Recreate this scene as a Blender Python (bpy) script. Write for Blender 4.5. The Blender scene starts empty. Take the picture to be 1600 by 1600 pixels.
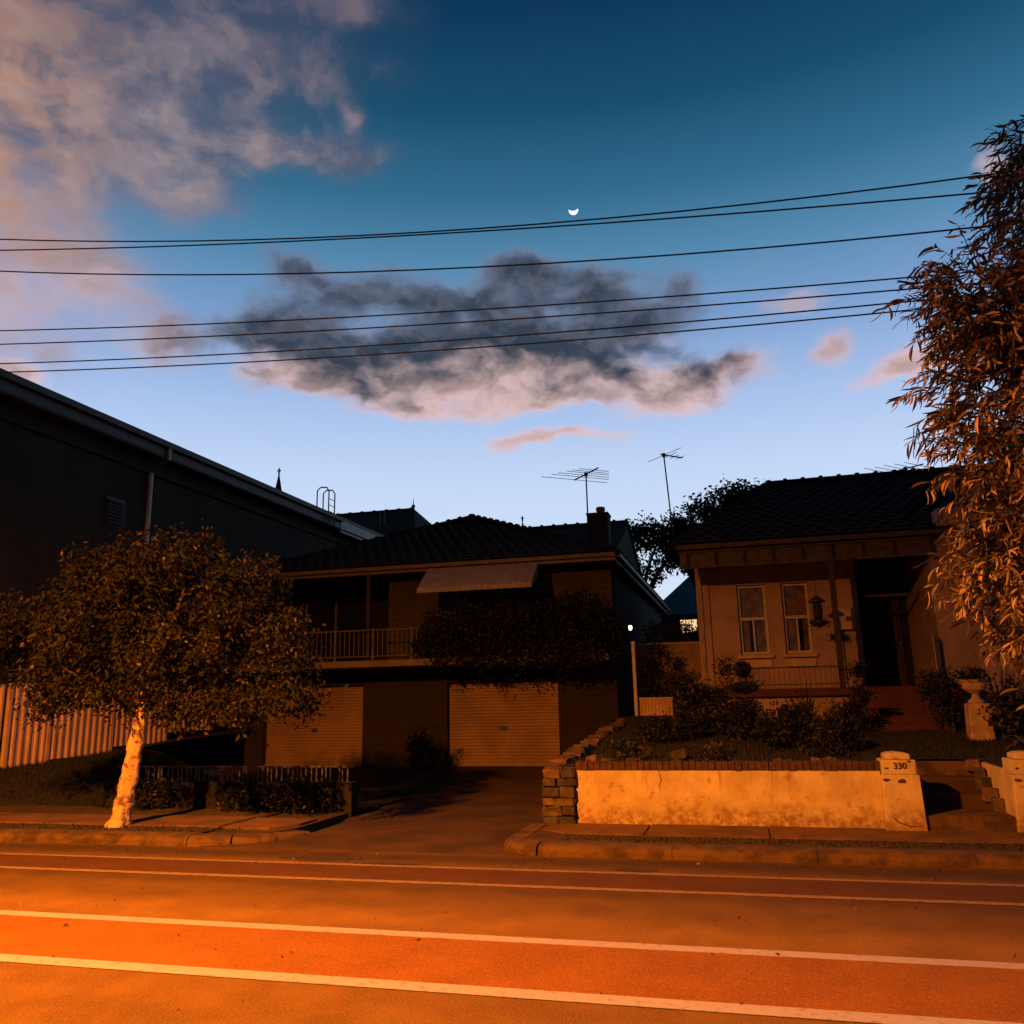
import bpy, math, random
import numpy as np
from mathutils import Vector, Matrix
R = math.radians
scene = bpy.context.scene
COL = scene.collection

# ------------------------------------------------------------------ camera
cam_d = bpy.data.cameras.new('camera')
cam_d.sensor_fit = 'HORIZONTAL'; cam_d.sensor_width = 36.0
cam_d.lens = 36.0 * 1320 / 1600
cam_d.clip_start = 0.05; cam_d.clip_end = 5000
cam = bpy.data.objects.new('camera', cam_d); COL.objects.link(cam)
EYE = Vector((0, 0, 1.75)); PITCH, YAW, ROLL = R(12.4), R(14.8), R(1.2)
f0 = Vector((-math.sin(YAW), math.cos(YAW), 0)); r0 = Vector((math.cos(YAW), math.sin(YAW), 0)); u0 = Vector((0, 0, 1))
fw = f0 * math.cos(PITCH) + u0 * math.sin(PITCH); up = -f0 * math.sin(PITCH) + u0 * math.cos(PITCH)
rt = r0 * math.cos(ROLL) - up * math.sin(ROLL); up2 = up * math.cos(ROLL) + r0 * math.sin(ROLL)
m3 = Matrix((rt, up2, -fw)).transposed()
cam.matrix_world = Matrix.Translation(EYE) @ m3.to_4x4()
scene.camera = cam

# ------------------------------------------------------------------ render / exposure
scene.render.engine = 'CYCLES'
scene.cycles.use_denoising = True
scene.cycles.max_bounces = 3; scene.cycles.diffuse_bounces = 2; scene.cycles.glossy_bounces = 2
scene.cycles.use_adaptive_sampling = True; scene.cycles.adaptive_threshold = 0.02
scene.cycles.transparent_max_bounces = 8
vs = scene.view_settings
vs.view_transform = 'Standard'; vs.look = 'None'; vs.gamma = 1.0; vs.exposure = 0.0
vs.use_curve_mapping = False

def lin(r, g, b):
    f = lambda c: c / 12.92 if c <= 0.04045 else ((c + 0.055) / 1.055) ** 2.4
    return (f(r / 255), f(g / 255), f(b / 255))

# ------------------------------------------------------------------ dusk sky (world)
world = bpy.data.worlds.new('World'); scene.world = world; world.use_nodes = True
wt = world.node_tree; wt.nodes.clear()

class X:
    """tiny expression wrapper round node sockets"""
    tree = wt
    def __init__(s, sock): s.s = sock
    @staticmethod
    def op(o, *a):
        n = X.tree.nodes.new('ShaderNodeMath'); n.operation = o
        for i, v in enumerate(a):
            if isinstance(v, X): X.tree.links.new(v.s, n.inputs[i])
            else: n.inputs[i].default_value = v
        return X(n.outputs[0])
    def __add__(s, o): return X.op('ADD', s, o)
    __radd__ = __add__
    def __sub__(s, o): return X.op('SUBTRACT', s, o)
    def __rsub__(s, o): return X.op('SUBTRACT', o, s)
    def __mul__(s, o): return X.op('MULTIPLY', s, o)
    __rmul__ = __mul__
    def __truediv__(s, o): return X.op('DIVIDE', s, o)

def comb(x, y, z):
    n = X.tree.nodes.new('ShaderNodeCombineXYZ')
    for i, v in enumerate((x, y, z)):
        if isinstance(v, X): X.tree.links.new(v.s, n.inputs[i])
        else: n.inputs[i].default_value = v
    return X(n.outputs[0])
def smooth(v, a, b, c=0.0, d=1.0):
    n = X.tree.nodes.new('ShaderNodeMapRange'); n.interpolation_type = 'SMOOTHSTEP'
    X.tree.links.new(v.s, n.inputs[0])
    for i, k in enumerate((a, b, c, d)): n.inputs[i + 1].default_value = k
    return X(n.outputs[0])
def noise(vec, scale, detail=6, rough=0.55, dist=0.0):
    n = X.tree.nodes.new('ShaderNodeTexNoise'); n.inputs['Scale'].default_value = scale
    n.inputs['Detail'].default_value = detail; n.inputs['Roughness'].default_value = rough
    n.inputs['Distortion'].default_value = dist
    X.tree.links.new(vec.s, n.inputs['Vector'])
    return X(n.outputs[0])
def mixc(f, a, b):
    n = X.tree.nodes.new('ShaderNodeMix'); n.data_type = 'RGBA'
    for sock, v in ((n.inputs[0], f), (n.inputs[6], a), (n.inputs[7], b)):
        if isinstance(v, X): X.tree.links.new(v.s, sock)
        elif isinstance(v, (int, float)): sock.default_value = v
        else: sock.default_value = (*v[:3], 1)
    return X(n.outputs[2])
def ramp(f, stops, interp='LINEAR'):
    n = X.tree.nodes.new('ShaderNodeValToRGB'); X.tree.links.new(f.s, n.inputs[0])
    cr = n.color_ramp; cr.interpolation = interp
    cr.elements[0].position = stops[0][0]; cr.elements[0].color = (*stops[0][1], 1)
    cr.elements[1].position = stops[-1][0]; cr.elements[1].color = (*stops[-1][1], 1)
    for p, c in stops[1:-1]:
        e = cr.elements.new(p); e.color = (*c, 1)
    return X(n.outputs[0])

tc = wt.nodes.new('ShaderNodeTexCoord')
sep = wt.nodes.new('ShaderNodeSeparateXYZ'); wt.links.new(tc.outputs['Generated'], sep.inputs[0])
dx, dy, dz = (X(o) for o in sep.outputs)
U = X.op('ARCTAN2', dx, dy) * (180 / math.pi)           # azimuth, degrees from the street's normal
V = X.op('ARCSINE', X.op('MINIMUM', X.op('MAXIMUM', dz, -1.0), 1.0)) * (180 / math.pi)   # elevation, degrees

# clear twilight: bright low in the west (ahead), falling to deep blue overhead and behind
base = ramp(V / 90.0, [(0.0, lin(224, 230, 250)), (0.10, lin(208, 226, 250)), (0.165, lin(194, 215, 247)),
                       (0.215, lin(166, 193, 235)), (0.27, lin(124, 160, 208)), (0.32, lin(84, 136, 174)),
                       (0.365, lin(50, 108, 142)), (0.42, lin(26, 78, 110)), (0.48, lin(14, 56, 90)), (0.70, lin(8, 30, 54)), (1.0, lin(6, 20, 38))])
away = smooth(dy, -0.6, 0.55, 0.10, 1.0)
away_n = wt.nodes.new('ShaderNodeVectorMath'); away_n.operation = 'SCALE'
wt.links.new(base.s, away_n.inputs[0]); wt.links.new(away.s, away_n.inputs['Scale'])
sky = X(away_n.outputs[0])

CLOUD_B = [(-30.5, 24.9, 3.6, 1.7, .75), (-33, 23.4, 3.4, 1.3, .52), (-12, 22.3, 9, 1.1, .42), (-21, 22.1, 8, 1.1, .42), (-25, 26.9, 4.6, 1.5, .8), (-30.5, 28.0, 2.4, .9, .75), (-13.5, 28.3, 4.2, 1.0, .75),
           (-18, 26.4, 5.5, 1.4, .8), (-7.5, 26.8, 4.4, 1.4, .8), (-1.8, 26.6, 1.8, 1.4, .52), (-13, 24.0, 8.0, 1.5, .75), (-22, 23.6, 8.0, 1.4, .75),
           (-27.5, 21.8, 5.0, .9, .6), (-21, 20.6, 7, 1.3, .78), (-11, 20.9, 6.5, 1.3, .80), (-4.5, 24.6, 3.6, 1.6, .68), (-2.0, 20.4, 5.0, 1.1, .80),
           (1.6, 21.4, 2.0, .7, .62), (-3.6, 18.9, 3.6, .8, .62), (-20, 19.0, 5.5, .8, .58), (-11.5, 19.6, 5, .6, .4), (-30, 21.0, 5, .8, .55), (-12.0, 17.3, 4.4, .5, .78), (-15, 16.7, 1.6, .45, .5), (7.2, 21.6, 1.4, 1.0, .62),
           (12.8, 19.9, 3.0, 1.0, .85), (10.2, 18.9, 2.8, .6, .48), (4.8, 24.2, 3.4, .9, .52), (17.8, 29.2, 1.3, 1.2, .48), (-42, 24.6, 3.4, 1.6, .66),
           (-38.8, 22.4, 2.8, 1.2, .56), (-46.6, 19.3, 2.6, .9, .6), (-47.5, 23.5, 2.2, 1.8, .5)]
CLOUD_A = [(-31.0, 35.0, 6.4, 1.2, .85), (-26.6, 34.7, 2.4, 1.2, .7), (-38, 33.0, 4.5, 2.4, .75), (-46, 32.0, 5.5, 4.0, 1.0), (-42, 38.0, 8.0, 3.6, .85),
           (-48, 27.0, 4.5, 3.0, .75), (-29, 43.0, 6.5, 1.2, .75), (-25.8, 37.3, .9, .8, .75), (-37, 30.4, 3.0, 1.2, .6), (-54, 40, 8, 8, .9), (-33, 39.5, 9, 2.6, .60), (-49, 23, 5, 3.5, .5),
           (-44, 26.2, 3.4, 1.4, .55), (-46, 21.5, 5, 2.5, .38), (-62, 30, 9, 9, .7), (-50, 52, 12, 6, .7)]
# clouds, as patches of fractal density fixed in the sky
def vmath(o, *a):
    n = X.tree.nodes.new('ShaderNodeVectorMath'); n.operation = o
    for i, v in enumerate(a):
        if isinstance(v, X): X.tree.links.new(v.s, n.inputs[i])
        else: n.inputs[i].default_value = v
    return X(n.outputs['Value' if o in ('DOT_PRODUCT', 'LENGTH') else 'Vector'])
warp1 = noise(comb(U * 0.10, V * 0.16, 3.7), 1.0, 4, 0.6) - 0.5
warp2 = noise(comb(U * 0.12, V * 0.18, 9.1), 1.0, 4, 0.6) - 0.5
UW = U + warp1 * 5.5; VW = V + warp2 * 3.4
fbm = noise(comb(UW * 0.13, VW * 0.21, 1.3), 1.0, 4, 0.55)
mid = noise(comb(UW * 0.40, VW * 0.62, 5.3), 1.0, 7, 0.50)
low = noise(comb(UW * 0.40, (VW - 0.6) * 0.62, 5.3), 1.0, 4, 0.55)
PUV = comb(UW, VW, 0.0)
def blobs(lst):
    tot = None
    for (u, v, a, b, w) in lst:
        q = vmath('MULTIPLY_ADD', PUV, (1 / a, 1 / b, 0.0), (-u / a, -v / b, 0.0))
        g = X.op('POWER', 0.36788, vmath('DOT_PRODUCT', q, q))
        tot = g * w if tot is None else X.op('MULTIPLY_ADD', g, w, tot)
    return tot
mixf = lambda f, a, b: f * (b - a) + a
maskB = blobs(CLOUD_B)
maskA = blobs(CLOUD_A)
n_b = (fbm - 0.5) * 1.05 + (mid - 0.5) * 0.78
densB = smooth(maskB + n_b, 0.12, 0.74) * smooth(maskB, 0.05, 0.28)
bodyB = smooth(maskB + n_b, 0.34, 1.0)
nA = noise(comb(UW * 0.20 + VW * 0.07, VW * 0.30 - UW * 0.04, 24.1), 1.0, 7, 0.58)
n_a = (nA - 0.5) * 2.9 + (mid - 0.5) * 0.5
veilA = smooth(maskA + n_a * 0.20, 0.0, 0.95, 0.0, 0.74)
puffA = smooth(n_a + maskA * 0.50, 0.02, 0.95, 0.0, 0.88) * smooth(maskA, 0.05, 0.65)
height = smooth(V + (fbm - 0.5) * 7.0 + (mid - 0.5) * 7.0, 18.6, 23.6)
height = height * smooth(U, -43.0, -33.0, 0.35, 1.0) * smooth(U, 0.0, 3.5, 1.0, 0.30)
lit = smooth(low - mid, -0.06, 0.10)                                     # edges turned to the afterglow below
rim = mixc(height, lin(222, 192, 202), lin(110, 124, 152))
colB = mixc(bodyB, rim, mixc(height, lin(192, 164, 160), lin(54, 66, 82)))
colB = mixc(lit * mixf(height, 0.50, 0.20), colB, mixc(height, lin(226, 196, 194), lin(128, 126, 142)))
warm = smooth(U + (nA - 0.5) * 12.0, -50.0, -38.0, 1.0, 0.0)
colA = mixc(warm, lin(146, 134, 142), lin(190, 142, 120))
colA = mixc(lit * 0.28, colA, lin(184, 164, 160))
colA = mixc(smooth(V + (fbm - 0.5) * 10.0, 34.0, 43.0) * 0.75, colA, lin(104, 92, 104))
sky = mixc(veilA, sky, mixc(smooth(V, 24.0, 34.0), lin(172, 164, 192), lin(88, 90, 112)))
sky = mixc(puffA, sky, colA)
sky = mixc(densB, sky, colB)
bg = wt.nodes.new('ShaderNodeBackground'); wt.links.new(sky.s, bg.inputs[0]); bg.inputs[1].default_value = 1.0
wo = wt.nodes.new('ShaderNodeOutputWorld'); wt.links.new(bg.outputs[0], wo.inputs[0])

world.cycles.sampling_method = 'MANUAL'; world.cycles.sample_map_resolution = 256

# the only strong light near by is the sodium street lamp on the camera's side of the road (built below)
LAMP = Vector((-7.0, 0.0, 7.6)); LAMP_POWER = 40500; LAMP_COLOUR = (1.0, 0.258, 0.014); LAMP_TILT = 15; LAMP_SIZE = 156

# ------------------------------------------------------------------ materials
MATS = {}
def mat(name, col, col2=None, rough=0.85, scale=6.0, bump=0.0, bscale=None, spec=0.3, metal=0.0, detail=6, dist=0.0, mixw=(0.35, 0.65)):
    m = bpy.data.materials.new(name); m.use_nodes = True; t = m.node_tree; X.tree = t
    b = t.nodes['Principled BSDF']; b.inputs['Roughness'].default_value = rough; b.inputs['Metallic'].default_value = metal
    b.inputs['Specular IOR Level'].default_value = spec
    g = t.nodes.new('ShaderNodeNewGeometry'); pos = X(g.outputs['Position'])
    if col2 is None: col2 = tuple(c * 0.7 for c in col)
    n = noise(pos, scale, detail, 0.6, dist)
    c = mixc(smooth(n, *mixw), col, col2)
    t.links.new(c.s, b.inputs['Base Color'])
    if bump:
        n2 = noise(pos, bscale or scale * 6, 5, 0.6)
        bn = t.nodes.new('ShaderNodeBump'); bn.inputs['Strength'].default_value = bump; bn.inputs['Distance'].default_value = 0.02
        t.links.new(n2.s, bn.inputs['Height']); t.links.new(bn.outputs[0], b.inputs['Normal'])
    MATS[name] = m
    return m
def emis(name, col, strength):
    m = bpy.data.materials.new(name); m.use_nodes = True; t = m.node_tree
    b = t.nodes['Principled BSDF']; b.inputs['Base Color'].default_value = (*col, 1)
    b.inputs['Emission Color'].default_value = (*col, 1); b.inputs['Emission Strength'].default_value = strength
    MATS[name] = m; return m
def sepxyz(t):
    g = t.nodes.new('ShaderNodeNewGeometry'); s = t.nodes.new('ShaderNodeSeparateXYZ')
    t.links.new(g.outputs['Position'], s.inputs[0])
    return X(g.outputs['Position']), [X(o) for o in s.outputs]
def base_of(m): return m.node_tree.nodes['Principled BSDF']

# asphalt with aggregate speckle, and lighter and darker bands along the road, wheel wear among them
def asphalt(name, c1, c2, lane_bands):
    m = mat(name, c1, c2, 0.9, 2.2, 0.35, 160, 0.25); t = m.node_tree; X.tree = t
    b = base_of(m); pos, (px, py, pz) = sepxyz(t)
    agg = noise(pos, 70.0, 4, 0.75)
    old = X(b.inputs['Base Color'].links[0].from_socket)
    c = mixc(smooth(agg, 0.50, 0.68) * 0.6, old, tuple(min(1, k * 2.2) for k in c1))
    c = mixc(smooth(agg, 0.50, 0.34) * 0.6, c, tuple(k * 0.4 for k in c1))
    blot = noise(pos, 0.9, 5, 0.6)
    c = mixc(smooth(blot, 0.55, 0.75) * 0.35, c, tuple(k * 0.6 for k in c1))
    if lane_bands:
        wob = (noise(comb(px * 0.35, py * 1.5, 0.0), 1.0, 4, 0.6) - 0.5) * 0.35
        yy = py + wob
        for (yc, w, f, k) in lane_bands:
            q = (yy - yc) / w
            g = X.op('EXPONENT', q * q * -1.0)
            sc_ = t.nodes.new('ShaderNodeVectorMath'); sc_.operation = 'SCALE'
            t.links.new(c.s, sc_.inputs[0]); t.links.new((g * (f * (k - 1.0)) + 1.0).s, sc_.inputs['Scale']); c = X(sc_.outputs[0])
    t.links.new(c.s, b.inputs['Base Color'])
    return m
asphalt('asphalt', (0.118, 0.067, 0.014), (0.086, 0.047, 0.010), [(6.95, .30, .8, 1.25), (7.55, .35, .6, .58), (8.15, .30, .85, .40), (4.4, 1.2, .8, .66), (4.95, .22, .5, 1.2), (9.55, .40, .95, .30)])
asphalt('red_asphalt', (0.146, 0.062, 0.006), (0.118, 0.048, 0.005), [])
asphalt('dark_red_asphalt', (0.056, 0.024, 0.006), (0.043, 0.018, 0.005), [])  # darker red than the median, for the cycle lane
mat('line_paint', (0.235, 0.235, 0.46), (0.13, 0.10, 0.10), 0.7, 16, 0.3, 60, mixw=(0.50, 0.80))
mat('dull_line_paint', (0.165, 0.125, 0.13), (0.10, 0.066, 0.05), 0.8, 18, 0.2, 60, mixw=(0.4, 0.7))  # darker, browner paint for the two far lines
mat('concrete', (0.105, 0.058, 0.028), (0.060, 0.033, 0.016), 0.95, 2.6, 0.4, 60)
mat('kerb_concrete', (0.086, 0.049, 0.022), (0.034, 0.020, 0.010), 0.95, 4.5, 0.6, 50, mixw=(0.38, 0.66))
mat('drive_concrete', (0.050, 0.027, 0.012), (0.025, 0.014, 0.007), 0.9, 1.2, 0.35, 60)
mat('dirt', (0.05, 0.034, 0.022), (0.028, 0.018, 0.012), 1.0, 5, 0.8, 40)
mat('soil', (0.018, 0.014, 0.010), (0.007, 0.006, 0.004), 1.0, 2.5, 0.9, 30)
mat('lawn_earth', (0.014, 0.014, 0.007), (0.008, 0.009, 0.005), 1.0, 2.0, 0.9, 50)
mat('ground_earth', (0.05, 0.045, 0.035), (0.03, 0.03, 0.02), 1.0, 0.3, 0.4, 8)
mat('brick', (0.062, 0.030, 0.018), (0.034, 0.017, 0.011), 0.9, 11, 0.4, 60)
mat('mortar', (0.20, 0.16, 0.12), (0.12, 0.1, 0.08), 0.95, 20, 0.4, 80)
for i, (a, b) in enumerate([((0.085, 0.06, 0.043), (0.04, 0.028, 0.02)), ((0.13, 0.075, 0.05), (0.06, 0.035, 0.024)), ((0.05, 0.042, 0.034), (0.025, 0.021, 0.018))]):
    mat('stone_%d' % i, a, b, 0.95, 7, 0.7, 22)
mat('roof_tile', (0.014, 0.011, 0.008), (0.007, 0.006, 0.005), 0.9, 3, 0.3, 40, 0.15)
mat('roof_tile_b', (0.012, 0.010, 0.010), (0.006, 0.006, 0.006), 0.92, 3, 0.3, 40, 0.1)
mat('cream_paint', (0.13, 0.10, 0.065), (0.09, 0.07, 0.045), 0.6, 3, 0.1, 20)
mat('house_brick', (0.085, 0.068, 0.040), (0.055, 0.042, 0.026), 0.95, 5, 0.3, 40)
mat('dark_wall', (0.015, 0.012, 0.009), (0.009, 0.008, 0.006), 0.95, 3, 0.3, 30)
mat('garage_steel', (0.215, 0.135, 0.075), (0.155, 0.098, 0.055), 0.6, 1.1, 0.15, 3)
mat('white_metal', (0.33, 0.30, 0.26), (0.24, 0.22, 0.19), 0.5, 6)
mat('dull_white_metal', (0.11, 0.10, 0.085), (0.07, 0.065, 0.055), 0.6, 6)
mat('dark_metal', (0.03, 0.03, 0.032), (0.02, 0.02, 0.02), 0.5, 8)
mat('aluminium', (0.30, 0.31, 0.33), (0.22, 0.23, 0.25), 0.4, 8, metal=0.6)
mat('awning_metal', (0.24, 0.22, 0.18), (0.18, 0.165, 0.135), 0.6, 4)
mat('cream_steel', (0.42, 0.27, 0.17), (0.33, 0.21, 0.13), 0.55, 2.0, 0.05, 20)
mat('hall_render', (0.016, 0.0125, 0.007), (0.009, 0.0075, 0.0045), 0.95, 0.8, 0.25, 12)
mat('hall_fascia', (0.020, 0.020, 0.018), (0.013, 0.013, 0.012), 0.6, 2)
mat('zinc', (0.055, 0.070, 0.085), (0.04, 0.05, 0.06), 0.45, 2, metal=0.3)
mat('plaster', (0.25, 0.172, 0.145), (0.185, 0.128, 0.105), 0.95, 1.5, 0.25, 40)
mat('plaster_white', (0.34, 0.25, 0.17), (0.26, 0.19, 0.13), 0.9, 2.5, 0.15, 40)
mat('timber_dark', (0.030, 0.022, 0.016), (0.018, 0.014, 0.010), 0.8, 9, 0.3, 40)
mat('frieze_paint', (0.055, 0.044, 0.032), (0.028, 0.023, 0.018), 0.85, 7, 0.3, 30)
mat('maroon_concrete', (0.055, 0.014, 0.010), (0.035, 0.010, 0.008), 0.8, 3, 0.2, 40)
mat('curtain', (0.30, 0.22, 0.11), (0.14, 0.10, 0.05), 0.95, 5)
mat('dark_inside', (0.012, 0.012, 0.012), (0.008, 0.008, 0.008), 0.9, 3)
mat('wire_black', (0.012, 0.014, 0.018), (0.01, 0.01, 0.012), 0.6, 3)
mat('pole_timber', (0.12, 0.09, 0.06), (0.07, 0.05, 0.035), 0.9, 6, 0.5, 30)
mat('leaf_small', (0.013, 0.013, 0.0045), (0.0045, 0.0055, 0.002), 0.7, 1.3, 0, None, 0.2)
mat('leaf_dry', (0.070, 0.040, 0.022), (0.04, 0.024, 0.013), 0.6, 2.2, 0, None, 0.4)
mat('leaf_sickle', (0.13, 0.09, 0.045), (0.035, 0.028, 0.014), 0.45, 1.6, 0, None, 0.5)
mat('leaf_sickle_lit', (0.50, 0.35, 0.17), (0.30, 0.21, 0.10), 0.42, 3.0, 0, None, 0.5)  # paler leaf copy, lamplight highlights put into the colour
mat('leaf_dark', (0.007, 0.008, 0.004), (0.004, 0.005, 0.002), 0.65, 3, 0, None, 0.3)
mat('leaf_shrub', (0.010, 0.011, 0.005), (0.004, 0.005, 0.0025), 0.6, 3, 0, None, 0.35)
mat('leaf_far', (0.016, 0.022, 0.014), (0.010, 0.014, 0.009), 0.7, 1, 0, None, 0.2)
mat('grass', (0.014, 0.016, 0.007), (0.009, 0.010, 0.005), 0.8, 4)
mat('bark', (0.42, 0.30, 0.18), (0.12, 0.06, 0.03), 0.95, 9, 1.0, 30, dist=0.3, mixw=(0.46, 0.68))
mat('bark_dark', (0.05, 0.035, 0.024), (0.03, 0.022, 0.016), 0.95, 9, 0.8, 30)
mat('terracotta', (0.20, 0.09, 0.05), (0.14, 0.06, 0.035), 0.85, 5, 0.3, 30)
mat('urn_stone', (0.34, 0.24, 0.17), (0.22, 0.15, 0.10), 0.95, 6, 0.4, 40)
mat('paint_black', (0.02, 0.017, 0.014), (0.03, 0.022, 0.016), 0.8, 20)
emis('lit_window', (1.0, 0.66, 0.34), 1.1)
emis('sodium_lens', (1.0, 0.45, 0.08), 6.0)
emis('porch_bulb', (1.0, 0.82, 0.6), 3.0)
emis('moonlight', (1.0, 0.97, 0.93), 1.35)

# weathered cream render: rising damp and grime along the foot, run marks below the coping
def stained_render():
    m = mat('cream_render', (0.43, 0.355, 0.22), (0.33, 0.26, 0.15), 0.92, 3.2, 0.35, 34); t = m.node_tree; X.tree = t
    b = base_of(m); pos, (px, py, pz) = sepxyz(t)
    old = X(b.inputs['Base Color'].links[0].from_socket)
    n = noise(pos, 3.4, 7, 0.65, 0.6); n2 = noise(comb(px * 7.0, 0.0, pz * 0.8), 1.0, 4, 0.6); n3 = noise(pos, 12.0, 5, 0.7)
    foot = smooth(pz + (n - 0.5) * 0.75, 0.46, 0.16) * smooth(n3, 0.30, 0.62)
    c = mixc(foot * 0.85, old, (0.13, 0.062, 0.022))
    runs = smooth(n2, 0.56, 0.74) * smooth(pz + (n - .5) * .5, 0.25, 0.85)
    c = mixc(runs * 0.6, c, (0.17, 0.095, 0.04))
    grime = smooth(noise(pos, 1.3, 6, 0.65, 0.4), 0.50, 0.70)
    c = mixc(grime * 0.40, c, (0.25, 0.155, 0.075))
    spots = smooth(noise(pos, 9.0, 3, 0.5), 0.63, 0.70)
    c = mixc(spots * 0.55, c, (0.19, 0.10, 0.04))
    t.links.new(c.s, b.inputs['Base Color'])
stained_render()
def brick_mat(name, c1, c2, mort, axis='xz'):
    m = mat(name, c1, c2, 0.95, 5, 0.2, 40); t = m.node_tree; X.tree = t
    b = base_of(m); pos, (px, py, pz) = sepxyz(t)
    bn = t.nodes.new('ShaderNodeTexBrick'); v = comb(px if axis == 'xz' else py, pz, 0.0)
    t.links.new(v.s, bn.inputs['Vector']); bn.inputs['Scale'].default_value = 1.0
    bn.inputs['Brick Width'].default_value = 0.24; bn.inputs['Row Height'].default_value = 0.086; bn.inputs['Mortar Size'].default_value = 0.008
    bn.inputs['Color1'].default_value = (*c1, 1); bn.inputs['Color2'].default_value = (*c2, 1); bn.inputs['Mortar'].default_value = (*mort, 1)
    bn.offset = 0.5
    t.links.new(bn.outputs[0], b.inputs['Base Color'])
    return m
brick_mat('cream_brick', (0.055, 0.044, 0.024), (0.038, 0.030, 0.017), (0.026, 0.022, 0.015))
brick_mat('brown_brick', (0.020, 0.013, 0.009), (0.013, 0.009, 0.007), (0.024, 0.02, 0.016))
def glass_mat():
    m = bpy.data.materials.new('window_glass'); m.use_nodes = True; b = base_of(m)
    t = m.node_tree; t.nodes.remove(b)
    gl = t.nodes.new('ShaderNodeBsdfGlossy'); gl.inputs['Roughness'].default_value = 0.04; gl.inputs['Color'].default_value = (.55, .55, .5, 1)
    tr = t.nodes.new('ShaderNodeBsdfTransparent'); tr.inputs['Color'].default_value = (.85, .82, .72, 1)
    fr = t.nodes.new('ShaderNodeFresnel'); fr.inputs[0].default_value = 1.5
    mx = t.nodes.new('ShaderNodeMixShader'); t.links.new(fr.outputs[0], mx.inputs[0]); t.links.new(tr.outputs[0], mx.inputs[1]); t.links.new(gl.outputs[0], mx.inputs[2])
    t.links.new(mx.outputs[0], t.nodes['Material Output'].inputs[0]); MATS['window_glass'] = m
glass_mat()

# ------------------------------------------------------------------ geometry helpers
WL = {}                                           # world location of every parent
def put(o, parent=None, loc=(0, 0, 0)):
    COL.objects.link(o); l = Vector(loc)
    if parent is not None:
        o.parent = parent; o.location = l - WL[parent]
    else: o.location = l
    WL[o] = l
    return o
def tag(o, label=None, cat=None, group=None, kind=None):
    if label: o['label'] = label
    if cat: o['category'] = cat
    if group: o['group'] = group
    if kind: o['kind'] = kind
    return o
def thing(name, label, cat, loc=(0, 0, 0), group=None):
    o = bpy.data.objects.new(name, None); o.empty_display_size = 0.2
    put(o, None, loc); return tag(o, label, cat, group)
class MB:
    def __init__(s): s.v = []; s.f = []
    def add(s, vs, fs):
        n = len(s.v); s.v += [tuple(p) for p in vs]; s.f += [tuple(i + n for i in f) for f in fs]; return s
    def box(s, x0, x1, y0, y1, z0, z1):
        return s.add([(x0, y0, z0), (x1, y0, z0), (x1, y1, z0), (x0, y1, z0), (x0, y0, z1), (x1, y0, z1), (x1, y1, z1), (x0, y1, z1)],
                     [(0, 3, 2, 1), (4, 5, 6, 7), (0, 1, 5, 4), (1, 2, 6, 5), (2, 3, 7, 6), (3, 0, 4, 7)])
    def prism(s, poly, a, b, axis):
        n = len(poly)
        mk = {'x': lambda p, t: (t, p[0], p[1]), 'y': lambda p, t: (p[0], t, p[1]), 'z': lambda p, t: (p[0], p[1], t)}[axis]
        vs = [mk(p, a) for p in poly] + [mk(p, b) for p in poly]
        return s.add(vs, [tuple(range(n))[::-1], tuple(range(n, 2 * n))] + [(i, (i + 1) % n, n + (i + 1) % n, n + i) for i in range(n)])
    def path(s, pts, rad, n=8, cap=True):
        pts = [Vector(p) for p in pts]; rings = []
        if not hasattr(rad, '__len__'): rad = [rad] * len(pts)
        ref = None
        for i, p in enumerate(pts):
            d = (pts[min(i + 1, len(pts) - 1)] - pts[max(i - 1, 0)]).normalized()
            if ref is None: ref = Vector((1, 0, 0)) if abs(d.x) < 0.9 else Vector((0, 1, 0))
            a = (ref - d * ref.dot(d)).normalized(); ref = a; b = d.cross(a)
            rings.append([p + (a * math.cos(2 * math.pi * k / n) + b * math.sin(2 * math.pi * k / n)) * rad[i] for k in range(n)])
        fs = [(i * n + k, i * n + (k + 1) % n, (i + 1) * n + (k + 1) % n, (i + 1) * n + k) for i in range(len(pts) - 1) for k in range(n)]
        if cap: fs += [tuple(range(n))[::-1], tuple((len(pts) - 1) * n + k for k in range(n))]
        return s.add([v for r in rings for v in r], fs)
    def lathe(s, cx, cy, prof, n=16):
        m = len(prof); vs = [(cx + r * math.cos(2 * math.pi * k / n), cy + r * math.sin(2 * math.pi * k / n), z) for r, z in prof for k in range(n)]
        fs = [(i * n + k, i * n + (k + 1) % n, (i + 1) * n + (k + 1) % n, (i + 1) * n + k) for i in range(m - 1) for k in range(n)]
        fs += [tuple(range(n))[::-1], tuple((m - 1) * n + k for k in range(n))]
        return s.add(vs, fs)
    def mesh(s, name, m, smooth_=False):
        me = bpy.data.meshes.new(name); me.from_pydata(s.v, [], s.f); me.materials.append(MATS[m])
        if smooth_: me.shade_smooth()
        me.update(); return me
    def build(s, name, m, parent=None, smooth_=False, bevel=0, kind=None):
        o = bpy.data.objects.new(name, s.mesh(name, m, smooth_)); put(o, parent)
        if bevel:
            md = o.modifiers.new('bevel', 'BEVEL'); md.width = bevel; md.segments = 2; md.limit_method = 'ANGLE'
        if kind: o['kind'] = kind
        return o
def box(name, m, parent, x0, x1, y0, y1, z0, z1, bevel=0): return MB().box(x0, x1, y0, y1, z0, z1).build(name, m, parent, False, bevel)
def piece(name, me, parent, loc, rot=(0, 0, 0), scale=(1, 1, 1)):
    o = bpy.data.objects.new(name, me); put(o, parent, loc); o.rotation_euler = rot; o.scale = scale; return o
def structure(o): o['kind'] = 'structure'; return o
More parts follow.
